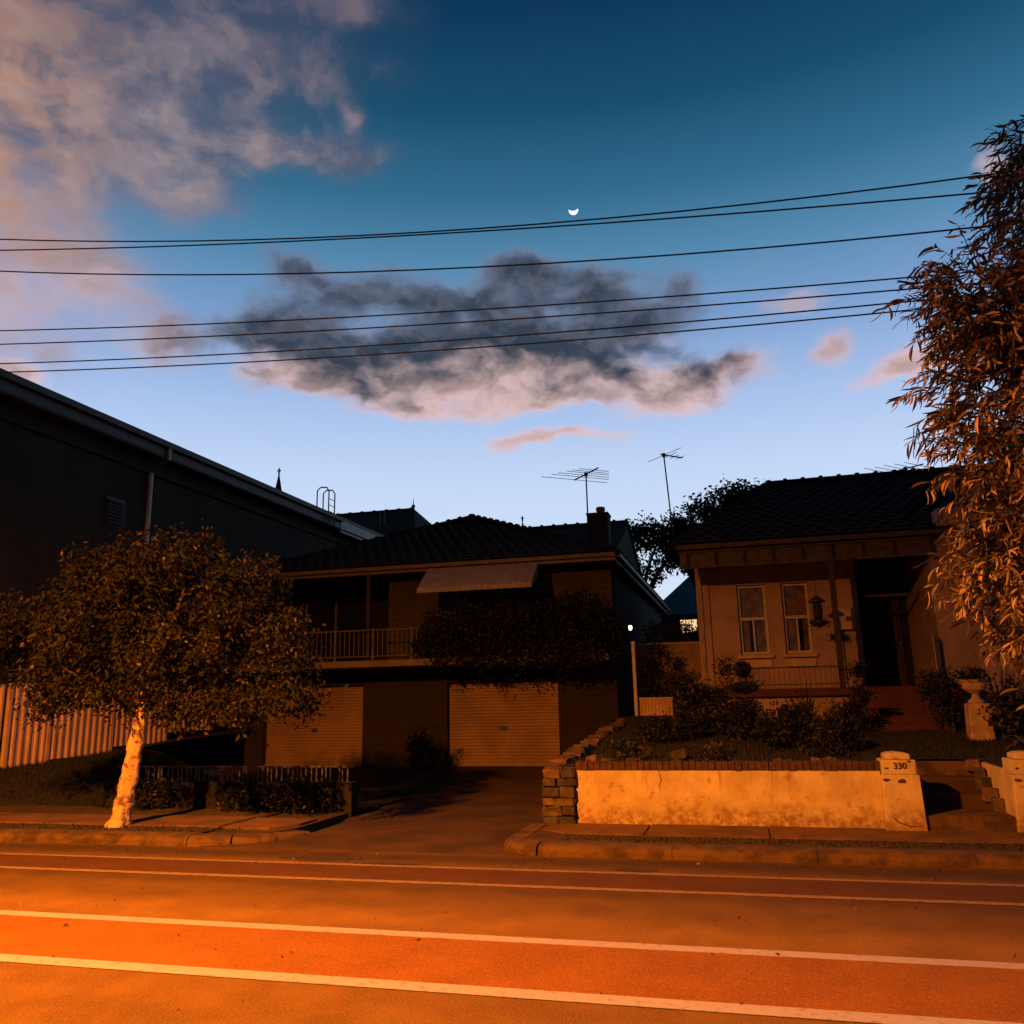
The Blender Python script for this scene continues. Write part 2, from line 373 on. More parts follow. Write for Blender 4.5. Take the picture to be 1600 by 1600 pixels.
def np_mesh(name, V_, F_, m, parent=None, kind='stuff'):
    me = bpy.data.meshes.new(name); V_ = np.asarray(V_, dtype=np.float32); F_ = np.asarray(F_, dtype=np.int32); k = F_.shape[1]
    me.vertices.add(len(V_)); me.vertices.foreach_set('co', V_.ravel())
    me.loops.add(F_.size); me.loops.foreach_set('vertex_index', F_.ravel())
    me.polygons.add(len(F_)); me.polygons.foreach_set('loop_start', np.arange(0, F_.size, k, dtype=np.int32))
    me.update(calc_edges=True); me.materials.append(MATS[m])
    o = bpy.data.objects.new(name, me); put(o, parent)
    if kind: o['kind'] = kind
    return o
rng = np.random.default_rng(7); random.seed(7)

# foliage: leaf-sized faces gathered in clumps through a set of lobes
def clump_points(lobes, clumps, per, spread, rg):
    w = np.array([l[3] * l[4] * l[5] for l in lobes]); w = w / w.sum()
    idx = rg.choice(len(lobes), clumps, p=w); L_ = np.array(lobes)[idx]
    d = rg.normal(size=(clumps, 3)); d /= np.linalg.norm(d, axis=1)[:, None]
    r = rg.random(clumps) ** 0.42
    c = L_[:, :3] + d * r[:, None] * L_[:, 3:6]
    sp = spread * rg.uniform(0.6, 1.3, clumps)
    p = np.repeat(c, per, axis=0) + rg.normal(size=(clumps * per, 3)) * np.repeat(sp, per)[:, None]
    return c, p
def leaves(name, P, length, width, m, parent, rg, hang=0.3, kind='stuff'):
    n = len(P); D = rg.normal(size=(n, 3)); D[:, 2] = D[:, 2] * (1 - hang) - hang * 1.6
    D /= np.linalg.norm(D, axis=1)[:, None]
    S = np.cross(D, rg.normal(size=(n, 3))); S /= np.linalg.norm(S, axis=1)[:, None] + 1e-9
    N_ = np.cross(D, S)
    L_ = (length * rg.uniform(0.6, 1.25, n))[:, None]; W_ = (width * rg.uniform(0.7, 1.2, n))[:, None]
    V_ = np.stack([P, P + D * L_ * .45 + S * W_ * .5 + N_ * W_ * .15, P + D * L_, P + D * L_ * .45 - S * W_ * .5 + N_ * W_ * .15], axis=1).reshape(-1, 3)
    F_ = np.arange(n * 4).reshape(n, 4)
    return np_mesh(name, V_, F_, m, parent, kind)
def shrub(name, label, cat, x, y, z0, lobes, clumps, per, spread, length, width, m='leaf_shrub', hang=0.2, group=None, seed=1, stems=4):
    rg = np.random.default_rng(seed); t = thing(name, label, cat, (x, y, z0), group)
    c, p = clump_points(lobes, clumps, per, spread, rg)
    p[:, 2] = np.maximum(p[:, 2], z0 + 0.02)
    leaves('foliage', p, length, width, m, t, rg, hang)
    for i in range(stems):
        l = lobes[i % len(lobes)]
        q = (l[0] + rg.normal() * l[3] * .3, l[1] + rg.normal() * l[4] * .3, l[2] + l[5] * .5)
        MB().path([(x + rg.normal() * .05, y + rg.normal() * .05, z0 - .05), ((x + q[0]) / 2 + rg.normal() * .05, (y + q[1]) / 2, (z0 + q[2]) / 2), q], [.022, .016, .006], 6).build('stem', 'bark_dark', t)
    return t

# ------------------------------------------------------------------ ground, road, pavement
g = MB().box(-900, 900, -900, 1800, -0.5, -0.03).build('ground', 'ground_earth'); structure(g)
road = MB().box(-90, 90, 1.2, 9.86, -0.2, 0.0).build('road', 'asphalt'); structure(road)
def sheet(name, m, x0, x1, y0, y1, z): return structure(MB().box(x0, x1, y0, y1, z - 0.003, z).build(name, m, None))
sheet('red_median', 'red_asphalt', -90, 90, 5.44, 6.55, 0.004)
sheet('red_cycle_lane', 'dark_red_asphalt', -90, 90, 8.33, 9.03, 0.004)
sheet('lane_line', 'line_paint', -90, 90, 5.34, 5.49, 0.008)
sheet('lane_line', 'line_paint', -90, 90, 6.47, 6.60, 0.008)
sheet('lane_line', 'dull_line_paint', -90, 90, 8.25, 8.34, 0.008)
sheet('lane_line', 'dull_line_paint', -90, 90, 9.01, 9.08, 0.008)
for (x, y, a, b) in ((-4.9, 9.35, .55, .12), (-1.2, 9.22, .24, .10), (-3.9, 9.16, .4, .05)):
    ptch = MB().prism([(x + a * math.cos(k * .628) * random.uniform(.8, 1.1), y + b * math.sin(k * .628) * random.uniform(.8, 1.1)) for k in range(10)], 0.002, 0.0042, 'z').build('tar_patch', 'paint_black')
    structure(ptch)
# loose grit and litter on the road
rg = np.random.default_rng(3); gp = np.column_stack([rg.uniform(-9, 3, 260), np.where(rg.random(260) < .6, rg.uniform(9.1, 9.8, 260), rg.uniform(4.5, 9, 260)), np.full(260, .008)])
gr = leaves('leaf_litter', gp, .035, .022, 'leaf_dry', None, rg, 0.0); tag(gr, 'scattered dry leaves and grit on the road', 'leaf litter')
# near-side pavement the photograph was taken from
structure(MB().box(-90, 90, -4.0, 1.05, -.2, 0.12).build('near_pavement', 'concrete'))
structure(MB().box(-90, 90, 1.06, 1.2, -.2, 0.125).build('near_kerb', 'kerb_concrete'))

# far pavement: kerb stones, dirt strip, slabs (each slab and kerb stone its own piece)
pv = structure(MB().box(-60, -7.0, 10.02, 12.6, -.2, 0.112).build('pavement', 'dirt'))
pvr = structure(MB().box(-1.42, 30, 10.02, 11.62, -.2, 0.112).build('pavement', 'dirt'))
slab_me = MB().box(-.715, .715, -.47, .47, -.03, .03).mesh('paving_slab', 'concrete')
def slabs(par, x0, n, step, y):
    for i in range(n):
        o = piece('paving_slab', slab_me, par, (x0 + i * step, y, 0.098 + random.uniform(-.004, .004)), (random.uniform(-.006, .006), random.uniform(-.004, .004), random.uniform(-.004, .004)))
        md = o.modifiers.new('bevel', 'BEVEL'); md.width = .012; md.segments = 2
slabs(pvr, -2.0 + 1.445, 8, 1.445, 11.14); slabs(pv, -7.75, 8, -1.445, 11.14)
for (x, w) in ((-2.62, .16),): pass
kerb_poly = [(9.84, -.1), (9.855, .06), (9.88, .10), (9.93, .116), (10.12, .12), (10.12, -.1)]
kerb_me = MB().prism([(a - 9.84, b) for a, b in kerb_poly], -.747, .747, 'x').mesh('kerb_stone', 'kerb_concrete')
kr = structure(MB().box(-2.3, 30, 10.0, 10.1, -.2, .05).build('kerb', 'kerb_concrete')); kl = structure(MB().box(-60, -6.9, 10.0, 10.1, -.2, .05).build('kerb', 'kerb_concrete'))
for i in range(9): piece('kerb_stone', kerb_me, kr, (-2.39 + .75 + i * 1.5, 9.84, random.uniform(-.004, .004)), (0, 0, random.uniform(-.003, .003)))
for i in range(9): piece('kerb_stone', kerb_me, kl, (-6.95 - .75 - i * 1.5, 9.84, random.uniform(-.004, .004)), (0, 0, random.uniform(-.003, .003)))
def curve_kerb(par, cx, cy, r, a0, a1, n, drop):
    for i in range(n):
        b = MB(); pts = []
        for j in range(5):
            a = R(a0 + (a1 - a0) * (i + .02 + j / 4 * .96) / n); f = (i + j / 4) / n; h = .128 - drop * f
            for (off, z) in ((0, -.1), (0.015, h - .068), (.04, h - .028), (.09, h - .012), (.28, h - .008), (.28, -.1)):
                pts.append((cx + (r - off) * math.cos(a), cy + (r - off) * math.sin(a), z))
        fs = [(j * 6 + k, j * 6 + (k + 1) % 6, (j + 1) * 6 + (k + 1) % 6, (j + 1) * 6 + k) for j in range(4) for k in range(6)]
        fs += [tuple(range(6)), tuple(24 + k for k in range(6))[::-1]]
        b.add(pts, fs).build('kerb_stone', 'kerb_concrete', par)
curve_kerb(kr, -2.40, 10.36, .52, 270, 180, 2, 0.0)
side_k = MB().prism([(a - 9.84, b) for a, b in kerb_poly], -.56, .56, 'x').mesh('kerb_stone', 'kerb_concrete')
piece('kerb_stone', side_k, kr, (-2.92, 10.93, 0), (0, 0, -math.pi / 2))
curve_kerb(kl, -6.95, 11.09, 1.25, 270, 350, 3, 0.06)
arc = lambda cx, cy, r, a0, a1, n=14: [(cx + r * math.cos(R(a0 + (a1 - a0) * i / n)), cy + r * math.sin(R(a0 + (a1 - a0) * i / n))) for i in range(n + 1)]
fill_r = arc(-2.40, 10.36, .24, 270, 180); structure(MB().prism(fill_r + [(-2.64, 11.62), (-1.40, 11.62), (-1.40, 10.12)], -.2, 0.113, 'z').build('pavement', 'dirt'))
inner_r = [(-2.60, 11.6), (-2.60, 11.0), (-2.3, 10.72), (-1.29, 10.67), (-1.29, 11.6)]
structure(MB().prism(inner_r, 0.08, 0.127, 'z').build('pavement', 'concrete', None, False, .008))
fill_l = arc(-6.95, 11.09, .96, 270, 360); structure(MB().prism(fill_l + [(-5.99, 12.6), (-7.0, 12.6), (-7.0, 10.13)], -.2, 0.085, 'z').build('pavement', 'dirt'))
inner_l = [(-7.01, 10.70), (-6.3, 10.72), (-6.05, 11.1), (-6.05, 11.6), (-7.01, 11.6)]
structure(MB().prism(inner_l, 0.05, 0.118, 'z').build('pavement', 'concrete', None, False, .008))
dr = MB()
dpts = [(-7.0, 9.87), (-2.2, 9.87), (-2.84, 10.9), (-2.84, 14), (-3.1, 22.3), (-13.9, 22.3), (-13.6, 17.0), (-6.1, 12.9), (-5.6, 11.0)]
drive = dr.prism(dpts, -.2, 0.012, 'z').build('driveway', 'drive_concrete'); structure(drive)

# front yard of the middle house, rising to a bank on the left
def field(name, m, x0, x1, y0, y1, fn, step=.4, parent=None):
    nx, ny = int((x1 - x0) / step) + 1, int((y1 - y0) / step) + 1
    xs, ys = np.linspace(x0, x1, nx), np.linspace(y0, y1, ny)
    V_ = [(x, y, fn(x, y)) for y in ys for x in xs]
    F_ = [(j * nx + i, j * nx + i + 1, (j + 1) * nx + i + 1, (j + 1) * nx + i) for j in range(ny - 1) for i in range(nx - 1)]
    o = np_mesh(name, V_, F_, m, parent, None); o.data.shade_smooth(); return structure(o)
sst = lambda a, b, x: (lambda t: t * t * (3 - 2 * t))(min(1, max(0, (x - a) / (b - a))))
def yard_z(x, y):
    bank = sst(-10.6, -13.6, x) * (0.50 + 0.055 * max(0, y - 12.5)) * sst(11.9, 13.6, y)
    return 0.02 + bank + 0.05 * math.sin(x * 1.7 + y) * sst(12.6, 14, y) * .5
def garden_z(x, y): return 0.80 + 0.25 * sst(11.7, 17, y) + 0.22 * sst(16.5, 19.5, y) + 0.03 * math.sin(x * 2.1) * math.sin(y * 1.7)
field('front_yard', 'lawn_earth', -24, -13.55, 11.7, 24, yard_z)
field('front_yard', 'lawn_earth', -13.55, -10.5, 11.7, 17.2, yard_z)
field('front_yard', 'lawn_earth', -10.5, -6.0, 12.55, 17.2, lambda x, y: yard_z(x, y) if x < -10.2 else max(yard_z(x, y), 0.03))
field('garden_bed', 'soil', -2.55, 1.55, 11.72, 20.0, garden_z, .25)
field('garden_lawn', 'lawn_earth', 1.55, 12, 12.9, 20.0, garden_z, .3)
field('garden_bed', 'soil', 2.95, 12, 11.72, 12.9, garden_z, .3)
structure(MB().box(-3.05, -.9, 19.9, 60, -.2, 1.2).build('side_path', 'soil'))
def grass_tufts(name, label, n, xr, yr, fn, m, length, rgs, kind='stuff'):
    rg = np.random.default_rng(rgs); x = rg.uniform(*xr, n); y = rg.uniform(*yr, n)
    P = np.array([(a, b, fn(a, b)) for a, b in zip(x, y)]); D = rg.normal(size=(n, 3)) * .35; D[:, 2] = 1
    L_ = length * rg.uniform(.5, 1.3, n)[:, None]; S = np.column_stack([np.cos(x * 50), np.sin(x * 50), np.zeros(n)]) * .008
    V_ = np.stack([P - S, P + S, P + D * L_], axis=1).reshape(-1, 3)
    o = np_mesh(name, V_, np.arange(n * 3).reshape(n, 3), m, None, kind); tag(o, label, 'grass')
grass_tufts('lawn_grass', 'short dark lawn behind the gate steps of the right house', 14000, (1.7, 6), (12.95, 16.4), garden_z, 'grass', .05, 11)
grass_tufts('bank_grass', 'dark grass on the bank below the corrugated fence', 12000, (-14.6, -10.4), (12.7, 17), yard_z, 'grass', .07, 12)
grass_tufts('verge_grass', 'thin dry grass along the dirt strip behind the kerb', 3500, (-12, 4.5), (10.22, 10.6), lambda x, y: .112 if not -6.6 < x < -2.2 else -.2, 'grass', .03, 13)

# ------------------------------------------------------------------ street lamp (outside the frame, on the camera's side)
lamp = thing('street_lamp', 'tall steel street lamp with sodium head on the near pavement', 'street lamp', (LAMP.x, -1.6, .12))
ZL = LAMP.z + .3
MB().path([(LAMP.x, -1.6, .1), (LAMP.x, -1.6, 4), (LAMP.x, -1.6, ZL - .4), (LAMP.x, -1.35, ZL), (LAMP.x, -.6, ZL + .1), (LAMP.x, -.2, ZL + .1)], [.11, .09, .07, .06, .05, .05], 12).build('pole', 'aluminium', lamp, True)
MB().prism([(-.35, ZL + .04), (-.3, ZL + .2), (.25, ZL + .18), (.42, ZL + .06), (.42, ZL - .02), (-.35, ZL - .02)], LAMP.x - .16, LAMP.x + .16, 'x').build('lamp_head', 'aluminium', lamp, False, .02)
MB().box(LAMP.x - .12, LAMP.x + .12, -.1, .36, ZL - .08, ZL - .022).build('lens', 'sodium_lens', lamp)
ld = bpy.data.lights.new('lamp_light', 'SPOT'); ld.energy = LAMP_POWER; ld.color = LAMP_COLOUR; ld.spot_size = R(LAMP_SIZE); ld.spot_blend = 1.0; ld.shadow_soft_size = 0.12
lo = bpy.data.objects.new('lamp_light', ld); put(lo, lamp, (LAMP.x, LAMP.y + .13, LAMP.z + .1)); lo.rotation_euler = (R(LAMP_TILT), 0, 0)

# ------------------------------------------------------------------ number 330: garden wall, stone pier, gate pillars, steps
wall = thing('garden_wall', 'low cream rendered garden wall with brick coping and dark damp stains', 'garden wall', (-.35, 11.6, .12))
wb = MB()
nx = 40; xs = [-2.24 + (1.52 + 2.24) * i / nx for i in range(nx + 1)]
fr = []
for x in xs:
    j = math.sin(x * 5) * .006 + random.uniform(-.003, .003)
    fr += [(x, 11.50 + j, .09), (x, 11.50 + j * .6, .30), (x, 11.505 + j, .55), (x, 11.505, .79), (x, 11.72, .79), (x, 11.72, .09)]
fs = [(i * 6 + k, (i + 1) * 6 + k, (i + 1) * 6 + (k + 1) % 6, i * 6 + (k + 1) % 6) for i in range(nx) for k in range(6)]
fs += [tuple(range(6)), tuple(nx * 6 + k for k in range(6))[::-1]]
wb.add(fr, fs).build('rendered_face', 'cream_render', wall)
MB().box(-2.22, 1.5, 11.53, 11.70, .79, .86).build('mortar_bed', 'mortar', wall)
brk = MB().box(-.036, .036, -.115, .115, -.05, .05).mesh('brick', 'brick')
nb = 46
for i in range(nb):
    x = -2.20 + 3.70 * i / (nb - 1)
    piece('brick', brk, wall, (x, 11.615 + random.uniform(-.008, .008), .845 + random.uniform(-.005, .005)), (random.uniform(-.03, .03), random.uniform(-.03, .03), random.uniform(-.02, .02)), (1, random.uniform(.97, 1.03), random.uniform(.95, 1.05)))
MB().path([(-1.15, 11.497, .79), (-1.12, 11.497, .68), (-1.16, 11.497, .6), (-1.13, 11.497, .52)], [.002, .003, .0025, .001], 5).build('crack', 'paint_black', wall)

def stone_mesh(seed):
    rg = random.Random(seed); b = MB(); b.box(-.5, .5, -.5, .5, -.5, .5)
    bm_v = [Vector(v) for v in b.v]
    import bmesh
    me = bpy.data.meshes.new('stone'); bm = bmesh.new(); bmesh.ops.create_cube(bm, size=1.0)
    bmesh.ops.bevel(bm, geom=bm.edges[:], offset=.10, segments=1, affect='EDGES')
    for v in bm.verts: v.co += Vector((rg.uniform(-.09, .09), rg.uniform(-.09, .09), rg.uniform(-.09, .09)))
    bm.to_mesh(me); bm.free(); me.materials.append(MATS['stone_%d' % (seed % 3)]); return me
STONES = [stone_mesh(i) for i in range(9)]
pier = thing('stone_pier', 'rough stacked stone pier ending the rendered garden wall at the driveway', 'stone pier', (-2.46, 11.62, .1))
box('mortar_core', 'mortar', pier, -2.63, -2.29, 11.50, 11.86, .08, .80)
z = .1
for row, h in enumerate((.12, .13, .10, .14, .11, .12)):
    cuts = [(-2.68, -2.47, -2.25), (-2.68, -2.42, -2.25), (-2.68, -2.52, -2.25), (-2.68, -2.45, -2.25), (-2.68, -2.50, -2.25), (-2.68, -2.44, -2.25)][row]
    for a, b2 in zip(cuts[:-1], cuts[1:]):
        for yy in (11.53, 11.73):
            piece('stone', STONES[(row * 4 + int(a * 30) + int(yy * 10)) % 9], pier, ((a + b2) / 2, yy, z + h / 2), (random.uniform(-.06, .06), random.uniform(-.06, .06), random.choice((0, math.pi)) + random.uniform(-.05, .05)), (b2 - a - .008, .22, h - .006))
    z += h
bwall = thing('boundary_wall', 'low rough stone wall climbing beside the driveway up to the side gate', 'stone wall', (-2.62, 15, .1))
box('mortar_core', 'mortar', bwall, -2.70, -2.50, 11.88, 19.6, .0, .78)
for i in range(26):
    y = 12.0 + i * .295; top = .84 + .06 * max(0, y - 12) * .9
    piece('stone', STONES[i % 9], bwall, (-2.60 + random.uniform(-.02, .02), y, top - .08 + random.uniform(-.03, .03)), (random.uniform(-.1, .1), random.uniform(-.1, .1), random.uniform(-.2, .2)), (.27, .30, .20 + random.uniform(-.03, .05)))
MB().prism([(11.9, .7), (19.6, .7), (19.6, 1.16), (11.9, .74)], -2.69, -2.51, 'x').build('wall_core', 'mortar', bwall)

def text_mesh(body, size, depth, m):
    c = bpy.data.curves.new('txt', 'FONT'); c.body = body; c.size = size; c.extrude = depth; c.align_x = 'CENTER'; c.align_y = 'CENTER'; c.offset = .003
    o = bpy.data.objects.new('txt', c); COL.objects.link(o); bpy.context.view_layer.update()
    me = bpy.data.meshes.new_from_object(o); bpy.data.objects.remove(o); me.materials.clear(); me.materials.append(MATS[m]); me.name = 'house_number'; return me
def pillar(label, x0, number):
    t = thing('gate_pillar', label, 'gate pillar', (x0 + .22, 11.6, .1), 'pillars either side of the entry steps')
    MB().add([(x0 - .02, 11.36, .1), (x0 + .44, 11.36, .1), (x0 + .44, 11.82, .1), (x0 - .02, 11.82, .1), (x0, 11.38, .755), (x0 + .42, 11.38, .755), (x0 + .42, 11.80, .755), (x0, 11.80, .755)],
             [(0, 3, 2, 1), (4, 5, 6, 7), (0, 1, 5, 4), (1, 2, 6, 5), (2, 3, 7, 6), (3, 0, 4, 7)]).build('shaft', 'cream_render', t, False, .012)
    box('neck', 'cream_render', t, x0 + .012, x0 + .395, 11.385, 11.79, .756, .925, .01)
    MB().prism([(x0 + .06, .926), (x0 + .345, .926), (x0 + .345, .99), (x0 + .27, 1.005), (x0 + .2, 1.01), (x0 + .12, 1.005), (x0 + .06, .985)], 11.43, 11.74, 'y').build('cap', 'cream_render', t, False, .012)
    for (a, b2, w) in ((x0 + .05, .70, .09), (x0 + .22, .68, .12), (x0 + .06, .83, .06), (x0 + .32, .908, .06), (x0 + .36, .30, .07)):
        MB().prism([(a + w * .5 * math.cos(k * .785) * random.uniform(.6, 1.1), b2 + w * .22 * math.sin(k * .785) * random.uniform(.6, 1.2)) for k in range(8)], 11.372 if b2 < .75 else 11.381, 11.40, 'y').build('chipped_patch', 'brick', t)
    if number:
        MB().path([(x0 + .06, 11.366, .28), (x0 + .12, 11.364, .22), (x0 + .25, 11.362, .17), (x0 + .40, 11.36, .185)], [.004, .006, .005, .003], 5).build('crack', 'paint_black', t)
        nm = piece('house_number', text_mesh(number, .10, .003, 'paint_black'), t, (x0 + .215, 11.381, .855), (math.pi / 2, R(-2), 0))
        nm['label'] = 'black house number 330'
    return t
pillar('cream rendered gate pillar numbered 330 at the end of the garden wall', 1.52, '330')
pillar('cream rendered gate pillar without a number at the right picture edge', 2.93, None)
gw = thing('garden_wall', 'cream rendered garden wall right of the unnumbered pillar', 'garden wall', (5.5, 11.6, .1))
box('rendered_face', 'cream_render', gw, 3.38, 12, 11.5, 11.72, .09, .79); box('coping', 'brick', gw, 3.38, 12, 11.5, 11.74, .792, .89, .01)
st = thing('entry_steps', 'worn concrete entry steps between the two gate pillars', 'steps', (2.44, 12, .1))
for i, (y, z0_, z1_) in enumerate(((11.42, .08, .29), (12.15, .1, .45), (12.5, .1, .62), (12.85, .1, .80))):
    box('step', 'kerb_concrete' if i in (0, 3) else 'drive_concrete', st, 1.96, 2.925, y, 13.3 if i == 3 else 12.9, z0_ - (.0 if i else .0), z1_, .015)
for i in range(5): piece('stone', STONES[i], st, (2.86, 11.9 + i * .22, .36 + .1 * i), (0, 0, i), (.12, .2, .16))
box('side_cheek', 'cream_render', st, 1.80, 1.955, 11.83, 13.3, .1, .76); box('side_cheek', 'cream_render', st, 2.93, 3.06, 11.83, 13.3, .1, .80)

# ------------------------------------------------------------------ roof tiles (pieces on the front slopes)
tile_me = {}
def tile_mesh(w, l, m):
    b = MB(); n = 4; pts = []
    for j, (yy, dz) in enumerate(((0, .028), (l * 1.12, -.006))):
        for i in range(n + 1):
            u = i / n; zz = dz + .016 * math.sin(math.pi * u * 2)
            pts.append(((u - .5) * w * .985, yy, zz))
    for i in range(n + 1): pts.append(((i / n - .5) * w * .985, .004, pts[i][2] - .026))
    fs = [(i, i + 1, n + 2 + i, n + 1 + i) for i in range(n)] + [(2 * n + 2 + i, 2 * n + 3 + i, i + 1, i) for i in range(n)]
    return b.add(pts, fs).mesh('roof_tile', m)
def tile_slope(parent, p0, p1, q0, q1, m, w=.32, l=.34, limit=300, visible=None):
    """tiles between eave p0-p1 and top q0-q1; the first `limit` (nearest the eave, in view) are objects, the rest one mesh"""
    p0, p1, q0, q1 = map(Vector, (p0, p1, q0, q1)); ed = (p1 - p0).normalized(); tot = ((q0 + q1) / 2 - (p0 + p1) / 2)
    upv = (tot - ed * tot.dot(ed)); S = upv.length; upv.normalize(); nv = ed.cross(upv)
    me = tile_mesh(w, l, m); M = Matrix((ed, upv, nv)).transposed(); rot = M.to_euler(); rows = int(S / l); made = 0
    rest_v = []; rest_f = []; base_v = np.array([v.co for v in me.vertices]); base_f = [tuple(p.vertices) for p in me.polygons]
    for r in range(rows + 1):
        f = min(1, (r * l) / S); a = p0.lerp(q0, f); b = p1.lerp(q1, f); L = (b - a).length
        off = (w / 2 if r % 2 else 0); sa = (a - p0).dot(ed); k0 = math.ceil((sa - off) / w + .2); k1 = math.floor((sa + L - off) / w - .2)
        for k in range(k0, k1 + 1):
            c = p0 + ed * (k * w + off) + upv * (r * l) + nv * .03
            if made < limit and (visible is None or visible(c)):
                o = piece('roof_tile', me, parent, c, rot); made += 1
            else:
                n = len(rest_v) * len(base_v); rest_v.append((np.array(M) @ base_v.T).T + np.array(c)); rest_f += [tuple(i + n for i in fc) for fc in base_f]
    if rest_v: np_mesh('roof_tiles', np.concatenate(rest_v), np.array(rest_f), m, parent, 'stuff')
def slope_plane(parent, pts, m, name='roof_plane'):
    b = MB(); pts = [Vector(p) for p in pts]; n = len(pts); nrm = (pts[1] - pts[0]).cross(pts[-1] - pts[0]).normalized()
    if nrm.z < 0: nrm = -nrm
    low_ = [p - nrm * .08 for p in pts]
    return b.add(pts + low_, [tuple(range(n)), tuple(range(n, 2 * n))[::-1]] + [(i, n + i, n + (i + 1) % n, (i + 1) % n) for i in range(n)]).build(name, m, parent)
def ridge_caps(parent, a, b, m, step=.42, r=.10):
    a, b = Vector(a), Vector(b); d = b - a; n = max(1, int(d.length / step)); q = d.to_track_quat('X', 'Z').to_euler()
    pr_ = [(-r, -.05), (-r * .75, .03), (-r * .3, .075), (r * .3, .075), (r * .75, .03), (r, -.05)]
    bm_ = MB(); L = d.length / n
    pts = [(0 - .01, y, z) for y, z in pr_] + [(L * .82, y * 1.05, z * 1.0) for y, z in pr_] + [(L * .82, y * 1.3, z * 1.35 + .012) for y, z in pr_] + [(L + .01, y * 1.3, z * 1.35 + .012) for y, z in pr_]
    fs = [(j * 6 + i, j * 6 + i + 1, (j + 1) * 6 + i + 1, (j + 1) * 6 + i) for j in range(3) for i in range(5)] + [tuple(range(6)), tuple(18 + k for k in range(6))[::-1]]
    me = bm_.add(pts, fs).mesh('ridge_cap', m)
    for i in range(n): piece('ridge_cap', me, parent, a + d * (i / n), q)

# ------------------------------------------------------------------ middle house: garages below, balcony and hipped roof above
h1 = thing('brick_house', 'two storey house with two roller garage doors and a dark tiled hip roof', 'house', (-8.3, 26, 0))
for (a, b2) in ((-13.8, -13.22), (-10.18, -7.72), (-4.68, -3.12)): box('lower_wall', 'brown_brick', h1, a, b2, 22.0, 22.3, -.05, 2.6)
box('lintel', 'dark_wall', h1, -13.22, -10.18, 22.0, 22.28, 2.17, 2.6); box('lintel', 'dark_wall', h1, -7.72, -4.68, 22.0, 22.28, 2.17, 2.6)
box('side_wall', 'brown_brick', h1, -3.40, -3.13, 22.31, 36, -.05, 5.1); box('side_wall', 'brown_brick', h1, -13.8, -13.55, 22.31, 36, -.05, 5.1); box('back_wall', 'brown_brick', h1, -13.5, -3.42, 35.7, 36, -.05, 5.1)
def roller_door(x0, x1):
    n = 26; poly = []
    z0, z1 = 0.02, 2.165; hh = (z1 - z0) / n
    for i in range(n): poly += [(22.17, z0 + i * hh), (22.155, z0 + (i + .25) * hh), (22.155, z0 + (i + .75) * hh), (22.17, z0 + (i + .98) * hh)]
    poly += [(22.2, z1), (22.2, z0)]
    d = MB().prism(poly, x0, x1, 'x').build('garage_door', 'garage_steel', h1)
    MB().box((x0 + x1) / 2 - .09, (x0 + x1) / 2 + .09, 22.12, 22.165, .93, 1.02).build('door_handle', 'dark_metal', d, False, .01)
    MB().box(x0, x1, 22.13, 22.19, .0, .05).build('bottom_rail', 'garage_steel', d)
roller_door(-13.21, -10.19); roller_door(-7.71, -4.69)
box('balcony_slab', 'cream_paint', h1, -13.8, -3.1, 20.55, 22.6, 2.602, 2.77, .01)
# upper storey
box('upper_wall', 'cream_brick', h1, -9.4, -7.55, 21.9, 22.15, 2.772, 5.08); box('upper_wall', 'cream_brick', h1, -4.95, -3.15, 21.9, 22.15, 2.772, 5.08)
box('upper_wall', 'cream_brick', h1, -7.548, -4.952, 21.9, 22.15, 2.772, 3.1); box('upper_wall', 'cream_brick', h1, -7.548, -4.952, 21.9, 22.15, 4.55, 5.08)
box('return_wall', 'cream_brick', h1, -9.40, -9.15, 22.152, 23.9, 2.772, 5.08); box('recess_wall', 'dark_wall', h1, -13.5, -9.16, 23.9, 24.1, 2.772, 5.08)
win = MB().box(-7.54, -4.96, 22.02, 22.08, 3.11, 3.17).box(-7.54, -4.96, 22.02, 22.08, 4.48, 4.54).box(-7.54, -7.47, 22.02, 22.08, 3.172, 4.478).box(-5.03, -4.96, 22.02, 22.08, 3.172, 4.478).box(-6.28, -6.22, 22.02, 22.08, 3.172, 4.478).build('window', 'dull_white_metal', h1)
for (a, b2) in ((-7.468, -6.282), (-6.218, -5.032)): box('pane', 'window_glass', win, a, b2, 22.045, 22.055, 3.173, 4.477)
box('curtain', 'dark_inside', h1, -7.5, -5.0, 22.3, 22.32, 3.0, 4.6)  # flat dark sheet standing for the unlit room behind the panes
sd = MB().box(-13.0, -12.93, 23.8, 23.88, 2.8, 4.85).box(-10.9, -10.83, 23.8, 23.88, 2.8, 4.85).box(-12.0, -11.93, 23.8, 23.88, 2.8, 4.78).box(-12.93, -10.9, 23.8, 23.88, 4.79, 4.85).build('sliding_door', 'dull_white_metal', h1)
box('pane', 'window_glass', sd, -12.92, -12.01, 23.83, 23.84, 2.8, 4.78); box('pane', 'window_glass', sd, -11.92, -10.91, 23.83, 23.84, 2.8, 4.78)
for x in (-13.6, -9.55): box('verandah_post', 'timber_dark', h1, x, x + .1, 20.75, 20.85, 2.772, 5.05)
rail = MB().path([(-13.7, 20.62, 3.56), (-8.0, 20.62, 3.56)], .022, 8).path([(-13.7, 20.62, 2.88), (-8.0, 20.62, 2.88)], .016, 8).build('balcony_railing', 'dull_white_metal', h1)
bal_me = MB().box(-.009, .009, -.009, .009, 2.885, 3.55).mesh('baluster', 'dull_white_metal'); post_me = MB().box(-.022, .022, -.022, .022, 2.772, 3.60).mesh('railing_post', 'dull_white_metal')
x = -13.6; i = 0
